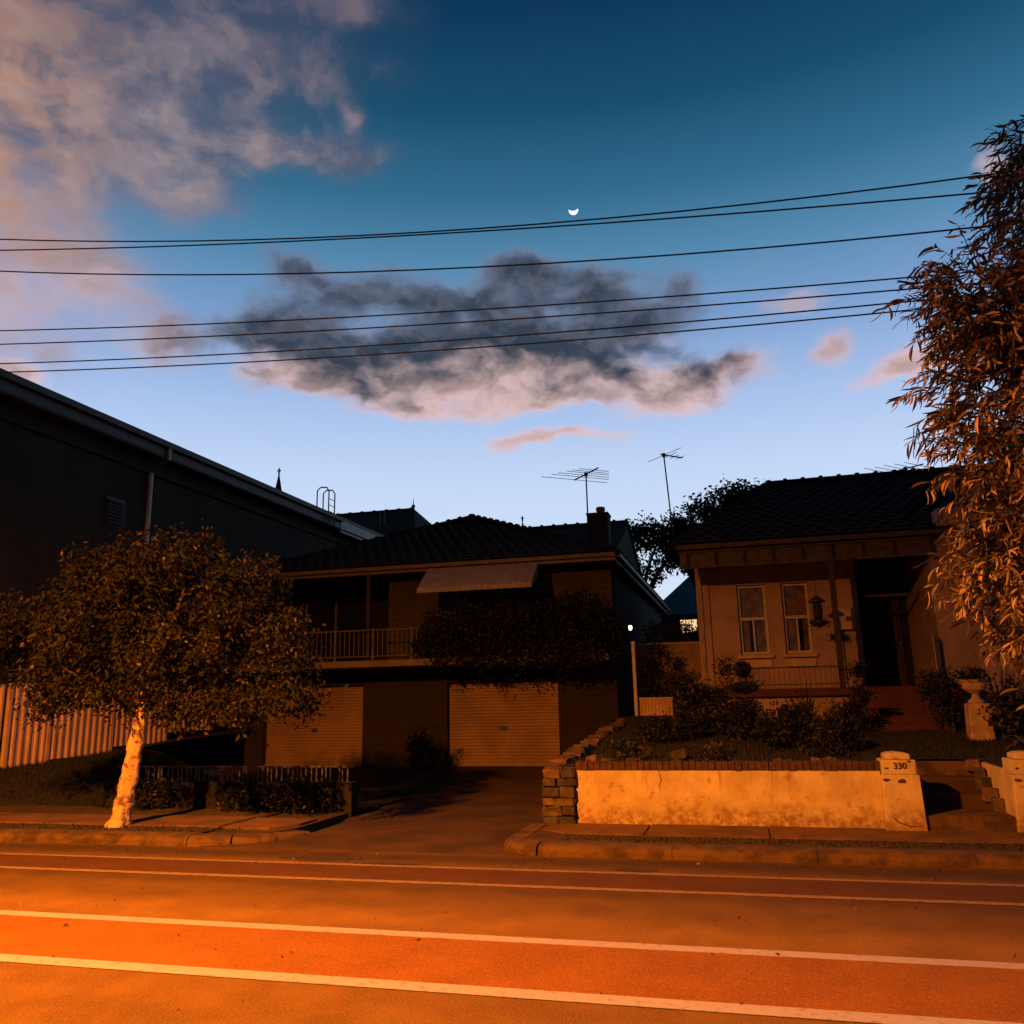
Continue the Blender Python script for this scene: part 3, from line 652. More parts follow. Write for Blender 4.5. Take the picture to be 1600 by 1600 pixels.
while x < -8.05:
    piece('railing_post' if i % 8 == 0 else 'baluster', post_me if i % 8 == 0 else bal_me, rail, (x, 20.62, 0)); x += .135; i += 1
box('fascia', 'cream_paint', h1, -13.95, -2.88, 20.98, 21.02, 5.09, 5.27); box('gutter', 'cream_paint', h1, -13.95, -2.86, 20.86, 20.978, 5.17, 5.28, .02)
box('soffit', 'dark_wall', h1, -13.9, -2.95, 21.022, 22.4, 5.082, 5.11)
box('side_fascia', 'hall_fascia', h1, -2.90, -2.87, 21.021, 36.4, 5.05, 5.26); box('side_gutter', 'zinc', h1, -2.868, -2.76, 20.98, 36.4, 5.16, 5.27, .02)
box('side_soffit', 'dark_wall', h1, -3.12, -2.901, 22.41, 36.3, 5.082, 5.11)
E0, E1, PK = (-13.95, 20.9, 5.28), (-2.8, 20.9, 5.28), (-8.38, 26.45, 7.70); PB = (-8.38, 30.9, 7.70); E2, E3 = (-2.8, 36.5, 5.28), (-13.95, 36.5, 5.28)
slope_plane(h1, (E0, E1, PK), 'roof_tile'); slope_plane(h1, (E1, E2, PB, PK), 'roof_tile'); slope_plane(h1, (E2, E3, PB), 'roof_tile'); slope_plane(h1, (E3, E0, PK, PB), 'roof_tile')
tile_slope(h1, E0, E1, PK, PK, 'roof_tile'); tile_slope(h1, E1, E2, PK, PB, 'roof_tile', limit=0)
for a, b2 in ((E0, PK), (E1, PK), (PK, PB)): ridge_caps(h1, a, b2, 'roof_tile')
# rear wing ridge and brick chimney
slope_plane(h1, ((-8.2, 24.6, 5.95), (-3.35, 24.6, 5.95), (-3.35, 28.2, 7.50), (-8.2, 28.2, 7.50)), 'roof_tile', 'wing_roof'); slope_plane(h1, ((-8.2, 31.8, 5.95), (-8.2, 28.2, 7.50), (-3.35, 28.2, 7.50), (-3.35, 31.8, 5.95)), 'roof_tile', 'wing_roof')
MB().prism([(24.8, 5.2), (31.6, 5.2), (31.6, 5.95), (28.2, 7.40), (24.8, 5.95)], -3.6, -3.42, 'x').build('wing_gable', 'brown_brick', h1)
ridge_caps(h1, (-7.2, 28.2, 7.5), (-3.4, 28.2, 7.5), 'roof_tile')
ch = box('chimney', 'brown_brick', h1, -4.18, -3.55, 24.6, 25.2, 5.4, 7.06); MB().box(-4.20, -3.53, 24.58, 25.22, 7.062, 7.13).build('chimney_cap', 'brown_brick', ch, False, .01)
MB().lathe(-3.80, 24.9, [(.10, 7.13), (.11, 7.2), (.14, 7.23), (.14, 7.33), (.09, 7.35)], 12).build('chimney_pot', 'terracotta', ch, True)
# corrugated window awning
aw = thing('window_awning', 'ribbed metal awning hanging over the upper window of the middle house', 'awning', (-6.35, 20.5, 4.4))
n = 84; pts = []
for i in range(n + 1):
    x = -7.86 + 3.0 * i / n; o = .014 * (1 if (i // 2) % 2 else -1)
    pts += [(x, 20.84, 5.11 + o), (x, 20.12, 4.52 + o), (x, 20.10 + o, 4.40)]
fs = [(i * 3 + k, (i + 1) * 3 + k, (i + 1) * 3 + k + 1, i * 3 + k + 1) for i in range(n) for k in range(2)]
ao = MB().add(pts, fs).build('awning_sheet', 'awning_metal', aw); sm = ao.modifiers.new('solid', 'SOLIDIFY'); sm.thickness = .006
for x in (-7.86, -4.86): MB().prism([(20.85, 5.09), (20.12, 4.5), (20.12, 4.4), (20.85, 4.78)], x - .008, x + .008, 'x').build('awning_cheek', 'awning_metal', aw)
for x in (-7.3, -6.3, -5.3): MB().path([(x, 20.14, 4.44), (x, 21.89, 4.3)], .012, 6).build('stay_rod', 'dark_metal', aw)
# dark creeper sprawling over the balcony
rg = np.random.default_rng(21)
crp = thing('climbing_plant', 'large dark creeper sprawling over the balcony above the garage door', 'creeper', (-5.5, 21.2, 2.77))
lob = [(-7.6, 21.0, 3.35, .55, .5, .62), (-6.8, 21.0, 3.5, .8, .55, .75), (-5.8, 20.9, 3.45, .9, .6, .8), (-4.8, 20.9, 3.4, .9, .6, .8), (-3.9, 21.0, 3.5, .9, .6, .85), (-3.3, 21.3, 3.2, .5, .6, .8), (-7.2, 20.55, 2.78, .5, .22, .22), (-6.2, 20.5, 2.76, .9, .22, .22), (-5.0, 20.5, 2.76, .9, .22, .22), (-4.0, 20.5, 2.74, .8, .25, .28), (-8.0, 20.8, 3.1, .25, .3, .35), (-7.3, 20.42, 2.72, .6, .16, .22), (-6.2, 20.4, 2.7, .7, .16, .24), (-5.1, 20.4, 2.7, .7, .16, .24), (-4.1, 20.4, 2.7, .7, .16, .26), (-3.35, 20.45, 2.7, .35, .2, .28)]
c, p = clump_points(lob, 1300, 20, .10, rg); leaves('foliage', p, .10, .055, 'leaf_dark', crp, rg, .35)
for i in range(7): MB().path([(-3.4 - i * .6, 21.7, 2.77), (-3.5 - i * .62, 21.3, 3.3), (-3.7 - i * .6, 20.8, 3.6 + .2 * math.sin(i * 2))], [.03, .02, .008], 6).build('stem', 'bark_dark', crp)
# porch light on the side of the house
pl = thing('porch_light', 'small glowing bulb on the side wall of the middle house', 'light', (-2.75, 23.3, 3.5))
MB().box(-3.12, -2.92, 23.26, 23.34, 3.54, 3.58).build('bracket', 'dark_metal', pl); MB().lathe(-2.88, 23.3, [(.02, 3.62), (.05, 3.6), (.055, 3.54), (.03, 3.49), (.01, 3.48)], 10).build('bulb', 'porch_bulb', pl, True)

# low dark front fence of the middle house
ff = thing('front_fence', 'dark low brick fence with a row of thin white metal balusters', 'fence', (-8.2, 12.6, 0))
box('brick_base', 'dark_wall', ff, -10.45, -5.95, 12.5, 12.72, -.05, .52)
fb = MB().mesh; fbal = MB().box(-.011, .011, -.008, .008, .52, .74).mesh('baluster', 'dull_white_metal')
x = -10.2
while x < -6.0: piece('baluster', fbal, ff, (x, 12.6, 0), (0, random.uniform(-.05, .05), 0)); x += .088
MB().box(-10.3, -5.97, 12.585, 12.615, .742, .765).build('top_rail', 'dull_white_metal', ff)

# ------------------------------------------------------------------ right house, number 330
h2 = thing('plaster_house', 'single storey plastered house with two tall sash windows and raised verandah', 'house', (3, 22, 1))
YW = 20.0
for (a, b2) in ((-.9, -.001), (.631, .969), (1.551, 2.58)): box('front_wall', 'plaster', h2, a, b2, YW, YW + .25, 1.0, 4.9)
for (a, b2) in ((0, .63), (.97, 1.55)):
    box('front_wall', 'plaster', h2, a, b2, YW + .001, YW + .25, 1.0, 2.58); box('front_wall', 'plaster', h2, a, b2, YW + .001, YW + .25, 4.16, 4.9)
    box('window_sill', 'plaster_white', h2, a - .07, b2 + .07, YW - .09, YW - .001, 2.50, 2.575, .01)
    box('apron_panel', 'plaster_white', h2, a - .03, b2 + .03, YW - .035, YW - .001, 2.30, 2.47, .008)
    w = MB()
    for q in ((a + .002, a + .06, 2.59, 4.155), (b2 - .06, b2 - .002, 2.59, 4.155), (a + .061, b2 - .061, 2.59, 2.65), (a + .061, b2 - .061, 4.10, 4.155), (a + .061, b2 - .061, 3.36, 3.43)): w.box(q[0], q[1], YW + .10, YW + .16, q[2], q[3])
    w.box((a + b2) / 2 - .02, (a + b2) / 2 + .02, YW + .105, YW + .15, 2.651, 3.359)
    wo_ = w.build('sash_window', 'white_metal', h2)
    for (p, q, r_, s_) in ((a + .062, (a + b2) / 2 - .021, 2.652, 3.358), ((a + b2) / 2 + .021, b2 - .062, 2.652, 3.358), (a + .062, b2 - .062, 3.432, 4.098)): box('pane', 'window_glass', wo_, p, q, YW + .12, YW + .126, r_, s_)
    cm = MB(); k = 26; pts = []
    for side in (0, 1):
        x0c, x1c = ((a + .04, a + .04 + (b2 - a) * (.40 if a > .5 else .30)) if side == 0 else (b2 - .04 - (b2 - a) * (.22 if a > .5 else .40), b2 - .04))
        pts = []
        for i in range(k + 1):
            xx = x0c + (x1c - x0c) * i / k; yy = YW + .20 + .018 * math.sin(i * 1.3)
            pts += [(xx, yy, 2.6), (xx, yy, 3.40)]
        MB().add(pts, [(i * 2, i * 2 + 2, i * 2 + 3, i * 2 + 1) for i in range(k)]).build('curtain', 'curtain', wo_, True)
    pts = []
    for i in range(k * 2 + 1):
        xx = a + .03 + (b2 - a - .06) * i / (2 * k); yy = YW + .20 + .014 * math.sin(i * 1.1); pts += [(xx, yy, 3.36), (xx, yy, 4.12)]
    MB().add(pts, [(i * 2, i * 2 + 2, i * 2 + 3, i * 2 + 1) for i in range(2 * k)]).build('curtain', 'curtain', wo_, True)
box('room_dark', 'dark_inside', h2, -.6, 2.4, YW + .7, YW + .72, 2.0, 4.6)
box('wall_pilaster', 'plaster', h2, -.905, -.62, YW - .06, YW - .001, 1.9, 4.6, .01)
box('side_wall', 'plaster', h2, -.9, -.65, YW + .251, 31, 1.0, 4.9)
# recessed entrance and the lit wing
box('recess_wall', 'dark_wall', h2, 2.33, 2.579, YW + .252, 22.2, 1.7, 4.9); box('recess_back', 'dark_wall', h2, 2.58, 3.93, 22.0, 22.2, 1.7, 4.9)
dj = box('front_door', 'timber_dark', h2, 2.78, 3.72, 21.93, 21.995, 1.83, 3.95)
for (a, b2, c_, d_) in ((2.86, 3.20, 1.95, 2.7), (3.30, 3.64, 1.95, 2.7), (2.86, 3.20, 2.8, 3.8), (3.30, 3.64, 2.8, 3.8)): MB().box(a, b2, 21.90, 21.929, c_, d_).build('door_panel', 'timber_dark', dj, False, .01)
MB().lathe(3.66, 21.88, [(.02, 2.80), (.03, 2.82), (.02, 2.84)], 8).build('door_knob', 'aluminium', dj)
box('transom_rail', 'frieze_paint', h2, 2.582, 3.9, 20.30, 20.36, 3.78, 3.84)
box('wing_wall', 'plaster', h2, 3.90, 10, 19.0, 19.25, 1.0, 4.95); box('wing_side_wall', 'plaster', h2, 3.90, 4.12, 19.251, 21.99, 1.0, 4.95)
box('parapet_block', 'plaster', h2, 4.05, 4.75, 18.50, 18.95, 4.98, 5.34)
MB().prism([(3.9, 4.952), (10, 4.952), (6.95, 6.4)], 19.05, 19.2, 'y').build('wing_gable', 'plaster', h2)
slope_plane(h2, ((3.6, 18.7, 4.85), (6.95, 18.7, 6.55), (6.95, 23, 6.55), (3.6, 23, 4.85)), 'roof_tile_b', 'wing_roof'); slope_plane(h2, ((6.95, 18.7, 6.55), (10.3, 18.7, 4.85), (10.3, 23, 4.85), (6.95, 23, 6.55)), 'roof_tile_b', 'wing_roof')
# meter box, pipes
mbx = box('meter_box', 'plaster_white', h2, 2.02, 2.47, YW - .16, YW - .001, 3.06, 3.52, .01); MB().box(2.27, 2.37, YW - .175, YW - .161, 3.24, 3.34).build('meter_glass', 'dark_metal', mbx)
MB().path([(-.80, YW - .07, 1.1), (-.80, YW - .07, 4.3), (-.80, YW - .5, 4.6), (-.8, 18.85, 4.85)], .035, 8).build('downpipe', 'white_metal', h2, True)
MB().path([(2.16, YW - .05, 1.9), (2.16, YW - .05, 3.06)], .02, 8).build('conduit', 'dull_white_metal', h2)
# verandah: roof edge, frieze, floor, plinth, post, iron rail
box('verandah_gutter', 'frieze_paint', h2, -1.22, 4.3, 18.56, 18.68, 4.83, 4.94, .02); box('verandah_frieze', 'frieze_paint', h2, -1.15, 3.9, 18.70, 18.76, 4.46, 4.80)
MB().box(-1.17, 3.9, 18.66, 18.699, 4.42, 4.47).build('frieze_moulding', 'frieze_paint', h2); MB().box(-1.17, 3.9, 18.66, 18.699, 4.77, 4.81).build('frieze_moulding', 'frieze_paint', h2)
x = -1.0
while x < 3.8: box('frieze_bracket', 'dark_wall', h2, x, x + .05, 18.665, 18.699, 4.475, 4.765); x += .6
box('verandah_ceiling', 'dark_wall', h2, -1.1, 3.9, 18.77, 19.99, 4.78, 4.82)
box('verandah_floor', 'maroon_concrete', h2, -.6, 4.4, 18.3, 19.995, 1.66, 1.82, .012); box('verandah_plinth', 'plaster', h2, -.55, 2.08, 18.42, 18.6, .9, 1.655)
box('verandah_post', 'timber_dark', h2, 1.90, 2.01, 18.72, 18.83, 1.822, 4.455)
vr = MB().path([(-.5, 18.5, 2.24), (1.9, 18.5, 2.24)], .014, 6).path([(-.5, 18.5, 1.9), (1.9, 18.5, 1.9)], .010, 6).build('verandah_railing', 'dark_metal', h2)
vb = MB().box(-.005, .005, -.005, .005, 1.823, 2.235).mesh('baluster', 'dark_metal'); x = -.48
while x < 1.88: piece('baluster', vb, vr, (x, 18.5, 0)); x += .10
gb = MB().path([(3.72, 18.6, 2.72), (3.86, 18.98, 2.72)], .015, 6).path([(3.72, 18.6, 1.92), (3.86, 18.98, 1.92)], .015, 6).build('side_gate', 'white_metal', h2)
for i in range(6): MB().path([(3.72 + .028 * i, 18.6 + .076 * i, 1.83), (3.72 + .028 * i, 18.6 + .076 * i, 2.8)], .010, 6).build('gate_bar', 'white_metal' if i == 0 else 'dull_white_metal', gb)
for i in range(5): box('verandah_step', 'maroon_concrete', h2, 2.1, 3.95, 16.55 + i * .35, 18.29, .9, 1.16 + i * .13, .012)
# roof
A0, A1, B0, B1 = (-1.25, 18.6, 4.94), (4.4, 18.6, 4.94), (1.15, 25.0, 7.68), (4.4, 25.0, 7.68)
slope_plane(h2, (A0, (10.5, 18.9, 4.97), (10.5, 25, 7.68), B0), 'roof_tile_b'); slope_plane(h2, (A0, B0, (-1.25, 31.4, 4.94)), 'roof_tile_b'); slope_plane(h2, ((-1.25, 31.4, 4.94), B0, (10.5, 25, 7.68), (10.5, 31.4, 4.94)), 'roof_tile_b')
tile_slope(h2, A0, (5.2, 18.6, 4.94), B0, (5.2, 25, 7.68), 'roof_tile_b')
ridge_caps(h2, B0, (7.5, 25, 7.68), 'roof_tile_b', .46, .12); ridge_caps(h2, A0, B0, 'roof_tile_b', .42)

# things hung and standing on the verandah
lt = thing('hanging_lantern', 'dark iron lantern hanging from the verandah roof beside the post', 'lantern', (1.62, 18.9, 3.1))
MB().path([(1.62, 18.9, 4.45), (1.62, 18.9, 3.72)], .006, 6).build('chain', 'dark_metal', lt)
MB().lathe(1.62, 18.9, [(.02, 3.74), (.05, 3.70), (.17, 3.62), (.18, 3.59), (.10, 3.575)], 8).build('hood', 'dark_metal', lt); MB().lathe(1.62, 18.9, [(.08, 3.574), (.10, 3.4), (.09, 3.25), (.08, 3.24)], 8).build('glass_body', 'dark_inside', lt)
MB().lathe(1.62, 18.9, [(.07, 3.238), (.17, 3.2), (.19, 3.15), (.12, 3.10), (.03, 3.07)], 8).build('tray', 'dark_metal', lt)
rg = np.random.default_rng(5); leaves('trailing_leaves', np.array([(1.62, 18.9, 3.17)]) + rg.normal(size=(160, 3)) * (.10, .1, .05), .08, .03, 'leaf_dark', lt, rg, .7)
def potted(name, label, x, y, z, r, h, seed, plant_h):
    t = thing(name, label, 'potted plant', (x, y, z)); MB().lathe(x, y, [(r * .6, z), (r * .8, z + h * .5), (r, z + h * .9), (r * 1.1, z + h), (r * .9, z + h)], 12).build('pot', 'terracotta', t, True)
    rg = np.random.default_rng(seed); P = np.array([(x, y, z + h + plant_h * .45)]) + rg.normal(size=(260, 3)) * (r * .8, r * .8, plant_h * .3); leaves('foliage', P, .11, .035, 'leaf_dark', t, rg, .1)
potted('potted_plant', 'small pot plant on the verandah edge beside the post', 2.25, 18.6, 1.82, .10, .17, 31, .32)
potted('potted_plant', 'pot plant standing at the left end of the verandah', -.35, 18.75, 1.82, .13, .2, 32, .45)

# side passage: gate post, corrugated panel, pale wall, hedge
gp_ = thing('gate_post', 'tall thin pale post beside the passage between the two houses', 'post', (-2.43, 20, 1.1)); MB().box(-2.46, -2.39, 19.96, 20.03, 1.1, 2.93).build('post_shaft', 'white_metal', gp_); MB().box(-2.475, -2.375, 19.945, 20.045, 2.932, 2.97).build('post_cap', 'white_metal', gp_)
def corr(x0, x1, y0, y1, z0, z1, n, amp):
    pts = []; dxv, dyv = x1 - x0, y1 - y0; L = math.hypot(dxv, dyv); nx_, ny_ = -dyv / L, dxv / L
    for i in range(n + 1):
        o = amp * math.sin(i * math.pi / 2); u = i / n; pts += [(x0 + dxv * u + nx_ * o, y0 + dyv * u + ny_ * o, z0), (x0 + dxv * u + nx_ * o, y0 + dyv * u + ny_ * o, z1)]
    return MB().add(pts, [(i * 2, i * 2 + 2, i * 2 + 3, i * 2 + 1) for i in range(n)])
cp = thing('low_side_gate', 'low corrugated sheet gate beside the thin pale gate post', 'gate', (-2.0, 20.1, 1.1))
co = corr(-2.38, -1.6, 20.1, 20.1, 1.12, 1.66, 40, .014).build('corrugated_sheet', 'cream_steel', cp); co.modifiers.new('s', 'SOLIDIFY').thickness = .004; MB().box(-2.39, -1.59, 20.08, 20.12, 1.662, 1.69).build('top_capping', 'cream_steel', cp)
sw = thing('passage_wall', 'pale orange lit wall across the passage between the houses', 'wall', (-1.8, 24, 1.1)); box('wall_panel', 'plaster', sw, -2.85, -1.0, 24, 24.2, 1.2, 3.1); box('coping', 'plaster_white', sw, -2.86, -.99, 23.97, 24.23, 3.102, 3.16)
shrub('hedge_bush', 'dark hedge rising behind the passage wall between the houses', 'bush', -1.9, 25.2, 1.2, [(-2.3, 25.2, 3.2, .6, .5, .65), (-1.5, 25.2, 3.15, .6, .5, .68)], 220, 16, .1, .09, .05, 'leaf_dark', .2, None, 41)
shrub('passage_shrub', 'tall narrow dark shrub against the pale passage wall', 'bush', -2.2, 22.6, 1.2, [(-2.25, 22.6, 2.0, .3, .3, .85), (-2.1, 22.6, 2.8, .28, .25, .4)], 110, 16, .08, .09, .045, 'leaf_dark', .2, None, 42)

# ------------------------------------------------------------------ garden of the right house
topi = thing('topiary_shrub', 'clipped tiered topiary shrub in the garden before the sash windows', 'topiary', (0, 16, 1.0)); MB().path([(-.03, 16, .95), (0, 16, 1.5), (.02, 16, 2.1)], [.035, .03, .02], 8).build('trunk', 'bark_dark', topi)
rg = np.random.default_rng(51)
for (zc, rr, hh) in ((2.17, .15, .15), (1.85, .27, .10), (1.5, .30, .16)):
    d = rg.normal(size=(1300, 3)); d /= np.linalg.norm(d, axis=1)[:, None]; P = np.array([(0, 16, zc)]) + d * (rg.random(1300) ** .3)[:, None] * (rr, rr, hh); leaves('clipped_tier', P, .045, .025, 'leaf_dark', topi, rg, .1)
def blade_plant(name, label, cat, x, y, z, n, length, width, spread, m, seed, arch=.5):
    """strap-leaved plant: each leaf a piece"""
    t = thing(name, label, cat, (x, y, z)); rg = random.Random(seed); b = MB(); k = 6; pts = []
    for i in range(k + 1):
        u = i / k; w = width * (math.sin(math.pi * min(1, u * .9 + .1)) ** .6) * (1 - u * .5); r_ = spread * u ** 1.3; zz = length * (u - arch * u * u)
        pts += [(-w / 2, r_, zz), (w / 2, r_, zz)] if i < k else [(-.002, r_, zz), (.002, r_, zz)]
    me = b.add(pts, [(i * 2, i * 2 + 1, i * 2 + 3, i * 2 + 2) for i in range(k)]).mesh('leaf', m)
    for i in range(n): s = rg.uniform(.6, 1.15); piece('leaf', me, t, (x, y, z), (rg.uniform(-.25, .25), rg.uniform(-.2, .2), i * 2.4 + rg.uniform(-.3, .3)), (s, s * rg.uniform(.5, 1.2), s))
    MB().lathe(x, y, [(.05, z - .05), (.06, z + .03), (.03, z + .10)], 8).build('crown_base', 'bark_dark', t)
    return t
G = garden_z
shrub('garden_shrub', 'broad dark shrub below the left corner of the right house', 'bush', -.85, 17, G(-.85, 17), [(-.95, 17, 1.75, .38, .35, .38), (-.6, 17, 1.6, .35, .3, .35), (-1.15, 17.1, 1.95, .22, .2, .25)], 150, 16, .07, .085, .04, 'leaf_shrub', .1, None, 61)
shrub('garden_shrub', 'rounded almost black shrub in the middle of the raised garden', 'bush', .62, 14.2, G(.6, 14), [(.5, 14.2, 1.15, .38, .3, .32), (.75, 14.2, 1.3, .3, .3, .3), (.3, 14.1, 1.1, .2, .2, .2)], 170, 16, .06, .07, .04, 'leaf_dark', .1, None, 62)
shrub('garden_shrub', 'spreading dark shrub below the tiered topiary', 'bush', -.15, 15.2, G(-.1, 15), [(-.2, 15.2, 1.3, .4, .3, .3), (.15, 15.1, 1.25, .3, .3, .25)], 130, 15, .07, .07, .04, 'leaf_dark', .1, None, 63)
shrub('garden_shrub', 'loose shrub with light tips left of the numbered pillar', 'bush', 1.25, 13.6, G(1.2, 13.6), [(1.2, 13.6, 1.2, .28, .25, .3), (1.4, 13.7, 1.05, .22, .2, .22)], 90, 14, .06, .09, .03, 'leaf_shrub', 0, None, 64)
shrub('garden_shrub', 'low shrub beside the foot of the maroon steps', 'bush', 1.75, 16.2, G(1.7, 16.2), [(1.75, 16.2, 1.3, .3, .25, .3), (1.95, 16.3, 1.6, .18, .2, .25)], 90, 14, .06, .08, .035, 'leaf_dark', 0, None, 65)
shrub('garden_shrub', 'dense dark shrub between the maroon steps and the urn', 'bush', 3.3, 15.9, G(3.3, 15.9), [(3.25, 15.9, 1.6, .3, .3, .45), (3.05, 15.9, 1.85, .2, .2, .18)], 120, 15, .06, .08, .04, 'leaf_dark', 0, None, 66)
shrub('garden_shrub', 'leafy dark shrub right of the urn at the picture edge', 'bush', 3.95, 14.6, G(3.9, 14.6), [(3.9, 14.6, 1.45, .35, .3, .45), (4.2, 14.6, 1.3, .3, .3, .4)], 130, 15, .07, .09, .045, 'leaf_shrub', 0, None, 67)
shrub('ground_plant', 'small low plant among rocks on the garden bed near the stone pier', 'plant', -1.7, 12.6, G(-1.7, 12.6), [(-1.7, 12.6, 1.0, .22, .18, .12)], 40, 12, .05, .06, .03, 'leaf_shrub', 0, None, 68, 2)
shrub('ground_plant', 'low trailing plant behind the middle of the brick coping', 'plant', -.4, 12.3, G(-.4, 12.3), [(-.4, 12.3, .96, .3, .15, .1)], 40, 12, .05, .06, .03, 'leaf_shrub', 0, None, 69, 2)
shrub('ground_plant', 'grey green mound plant below the almost black garden shrub', 'plant', .95, 12.9, G(.9, 12.9), [(.95, 12.9, 1.0, .26, .18, .14)], 50, 12, .05, .06, .03, 'leaf_shrub', 0, None, 70, 2)
blade_plant('strap_leaf_plant', 'spiky upright plant against the verandah plinth', 'plant', 1.15, 17.2, G(1.1, 17.2), 16, 1.0, .045, .25, 'leaf_shrub', 71, .2)
blade_plant('strap_leaf_plant', 'arching strap leaved plant below the verandah plinth left of the maroon steps', 'plant', 1.5, 15.2, G(1.5, 15.2), 20, .75, .05, .5, 'leaf_shrub', 72)
blade_plant('strap_leaf_plant', 'arching plant with pale drooping leaves beside the right gate pillar', 'plant', 3.55, 12.9, G(3.5, 12.9), 24, .75, .06, .5, 'leaf_sickle', 73, .7)
blade_plant('strap_leaf_plant', 'upright spear leaved plant against the orange lit wing wall', 'plant', 4.3, 16.8, G(4.3, 16.8), 12, 1.15, .06, .2, 'leaf_shrub', 74, .15)
shrub('garden_shrub', 'small dark shrub on the bed behind the low plant near the stone pier', 'bush', -1.55, 14.6, G(-1.5, 14.6), [(-1.55, 14.6, 1.15, .3, .25, .2), (-1.3, 14.7, 1.2, .2, .2, .2)], 80, 14, .06, .07, .035, 'leaf_dark', 0, None, 171)
shrub('garden_shrub', 'straggly dark shrub in the bed under the broad corner shrub', 'bush', -.95, 15.6, G(-.9, 15.6), [(-.95, 15.6, 1.25, .35, .25, .22)], 70, 14, .07, .07, .035, 'leaf_dark', 0, None, 172)
grass_tufts('bed_weeds', 'sparse low weeds over the raised garden bed', 5000, (-2.45, 1.5), (11.9, 16.5), garden_z, 'grass', .07, 14)
gset = [(-2.1, 12.2, .16), (-1.9, 12.0, .12), (-1.55, 12.15, .14), (-1.25, 12.0, .10), (-.9, 12.1, .13), (-.15, 12.05, .12), (.1, 12.0, .09), (.35, 12.05, .10), (.48, 12.0, .09), (.85, 12.05, .11), (1.0, 12.15, .12), (-1.0, 12.9, .2), (-.5, 13.3, .22), (-1.6, 13.4, .2)]
words = ['largest rock by the stone pier', 'small rock behind the stone pier', 'second rock along the coping from the stone pier', 'tiny rock near the crack in the wall', 'flat rock right of the low plant by the pier', 'rock right of the low trailing plant', 'tiny pale rock at the middle of the coping', 'left one of the two close pale rocks behind the coping', 'right one of the two close pale rocks behind the coping', 'pale rock below the grey green mound plant', 'rock nearest the numbered pillar', 'big rock on the garden bed between the low plants', 'big rock furthest up the garden bed', 'big rock up the bed behind the stone pier']
for i, ((x, y, s), wd) in enumerate(zip(gset, words)):
    o = piece('garden_rock', STONES[(i * 2 + 1) % 9], None, (x, y, G(x, y) + s * .22), (random.uniform(-.3, .3), random.uniform(-.3, .3), random.uniform(0, 3)), (s * 1.25, s, s * .8)); tag(o, wd, 'rock', 'rocks edging the raised garden')
urn = thing('garden_urn', 'pale stone urn on a square pedestal right of the maroon steps', 'urn', (3.52, 15, 1.0))
MB().add([(3.33, 14.83, .95), (3.67, 14.83, .95), (3.67, 15.17, .95), (3.33, 15.17, .95), (3.35, 14.85, 1.52), (3.65, 14.85, 1.52), (3.65, 15.15, 1.52), (3.35, 15.15, 1.52)], [(0, 3, 2, 1), (4, 5, 6, 7), (0, 1, 5, 4), (1, 2, 6, 5), (2, 3, 7, 6), (3, 0, 4, 7)]).build('pedestal', 'urn_stone', urn, False, .02)
MB().lathe(3.5, 15, [(.12, 1.521), (.12, 1.55), (.06, 1.60), (.05, 1.66), (.12, 1.70), (.19, 1.76), (.17, 1.80), (.20, 1.86), (.22, 1.88), (.18, 1.88)], 16).build('bowl', 'urn_stone', urn, True)
rg = np.random.default_rng(81); leaves('planting', np.array([(3.5, 15, 1.95)]) + rg.normal(size=(260, 3)) * (.12, .12, .05), .10, .04, 'leaf_dark', urn, rg, 0)
# hedge plants along the front fence of the middle house
for i, (x, s, lb) in enumerate(((-6.7, 1.0, 'scruffy bush at the driveway end of the dark front fence'), (-7.6, .8, 'low dark bush below the middle of the front fence balusters'), (-9.6, .9, 'dark bush at the left end of the front fence behind the trunk'))):
    shrub('fence_bush', lb, 'bush', x, 12.3, .05, [(x - .2 * s, 12.3, .32 * s, .42 * s, .2, .30 * s), (x + .25 * s, 12.32, .36 * s, .35 * s, .2, .30 * s)], 130, 15, .06, .07, .035, 'leaf_shrub', 0, None, 90 + i)
shrub('leaf_shadow_bush', 'dark bush standing in for a leaf shadow at the left edge of the right garage door', 'bush', -7.75, 20.3, .0, [(-7.8, 20.3, .5, .42, .3, .5), (-7.5, 20.3, .28, .4, .3, .3), (-7.35, 20.2, .95, .12, .1, .14)], 170, 16, .07, .09, .045, 'leaf_dark', 0, None, 95)  # bush added where only a leaf shadow falls on the door

# ------------------------------------------------------------------ stepped corrugated fence on the left
cf = thing('corrugated_fence', 'pale corrugated steel fence stepping up the bank on the left', 'fence', (-14, 16, .5))
ys = [12.2, 13.9, 14.95, 16.8, 18.7, 20.5, 22.4]; zb = [.50, .57, .80, .95, 1.18, 1.36, 1.5]; zt = [2.18, 2.20, 2.16, 2.02, 2.02, 1.90, 2.0]
for i in range(6):
    pts = []; y = ys[i] + .045; lim = ys[i + 1] - .045
    while y < lim:
        for (dy_, ox) in ((0, 0), (.095, 0), (.115, .035), (.165, .035), (.185, 0)):
            if y + dy_ < lim: pts += [(-14 + ox, y + dy_, zb[i] - .1), (-14 + ox, y + dy_, zt[i])]
        y += .19
    o = MB().add(pts, [(j * 2, j * 2 + 2, j * 2 + 3, j * 2 + 1) for j in range(len(pts) // 2 - 1)]).build('fence_panel', 'cream_steel', cf); o.modifiers.new('s', 'SOLIDIFY').thickness = .004
    MB().box(-14.03, -13.97, ys[i] + .041, ys[i + 1] - .041, zt[i] + .001, zt[i] + .035).build('top_capping', 'cream_steel', cf)
for i in range(7): box('fence_post', 'cream_steel', cf, -14.04, -13.95, ys[i] - .038, ys[i] + .038, max(zb[min(i, 5)] - .3, 0), max(zt[min(i, 5)], zt[max(min(i, 5) - 1, 0)]) + .03)

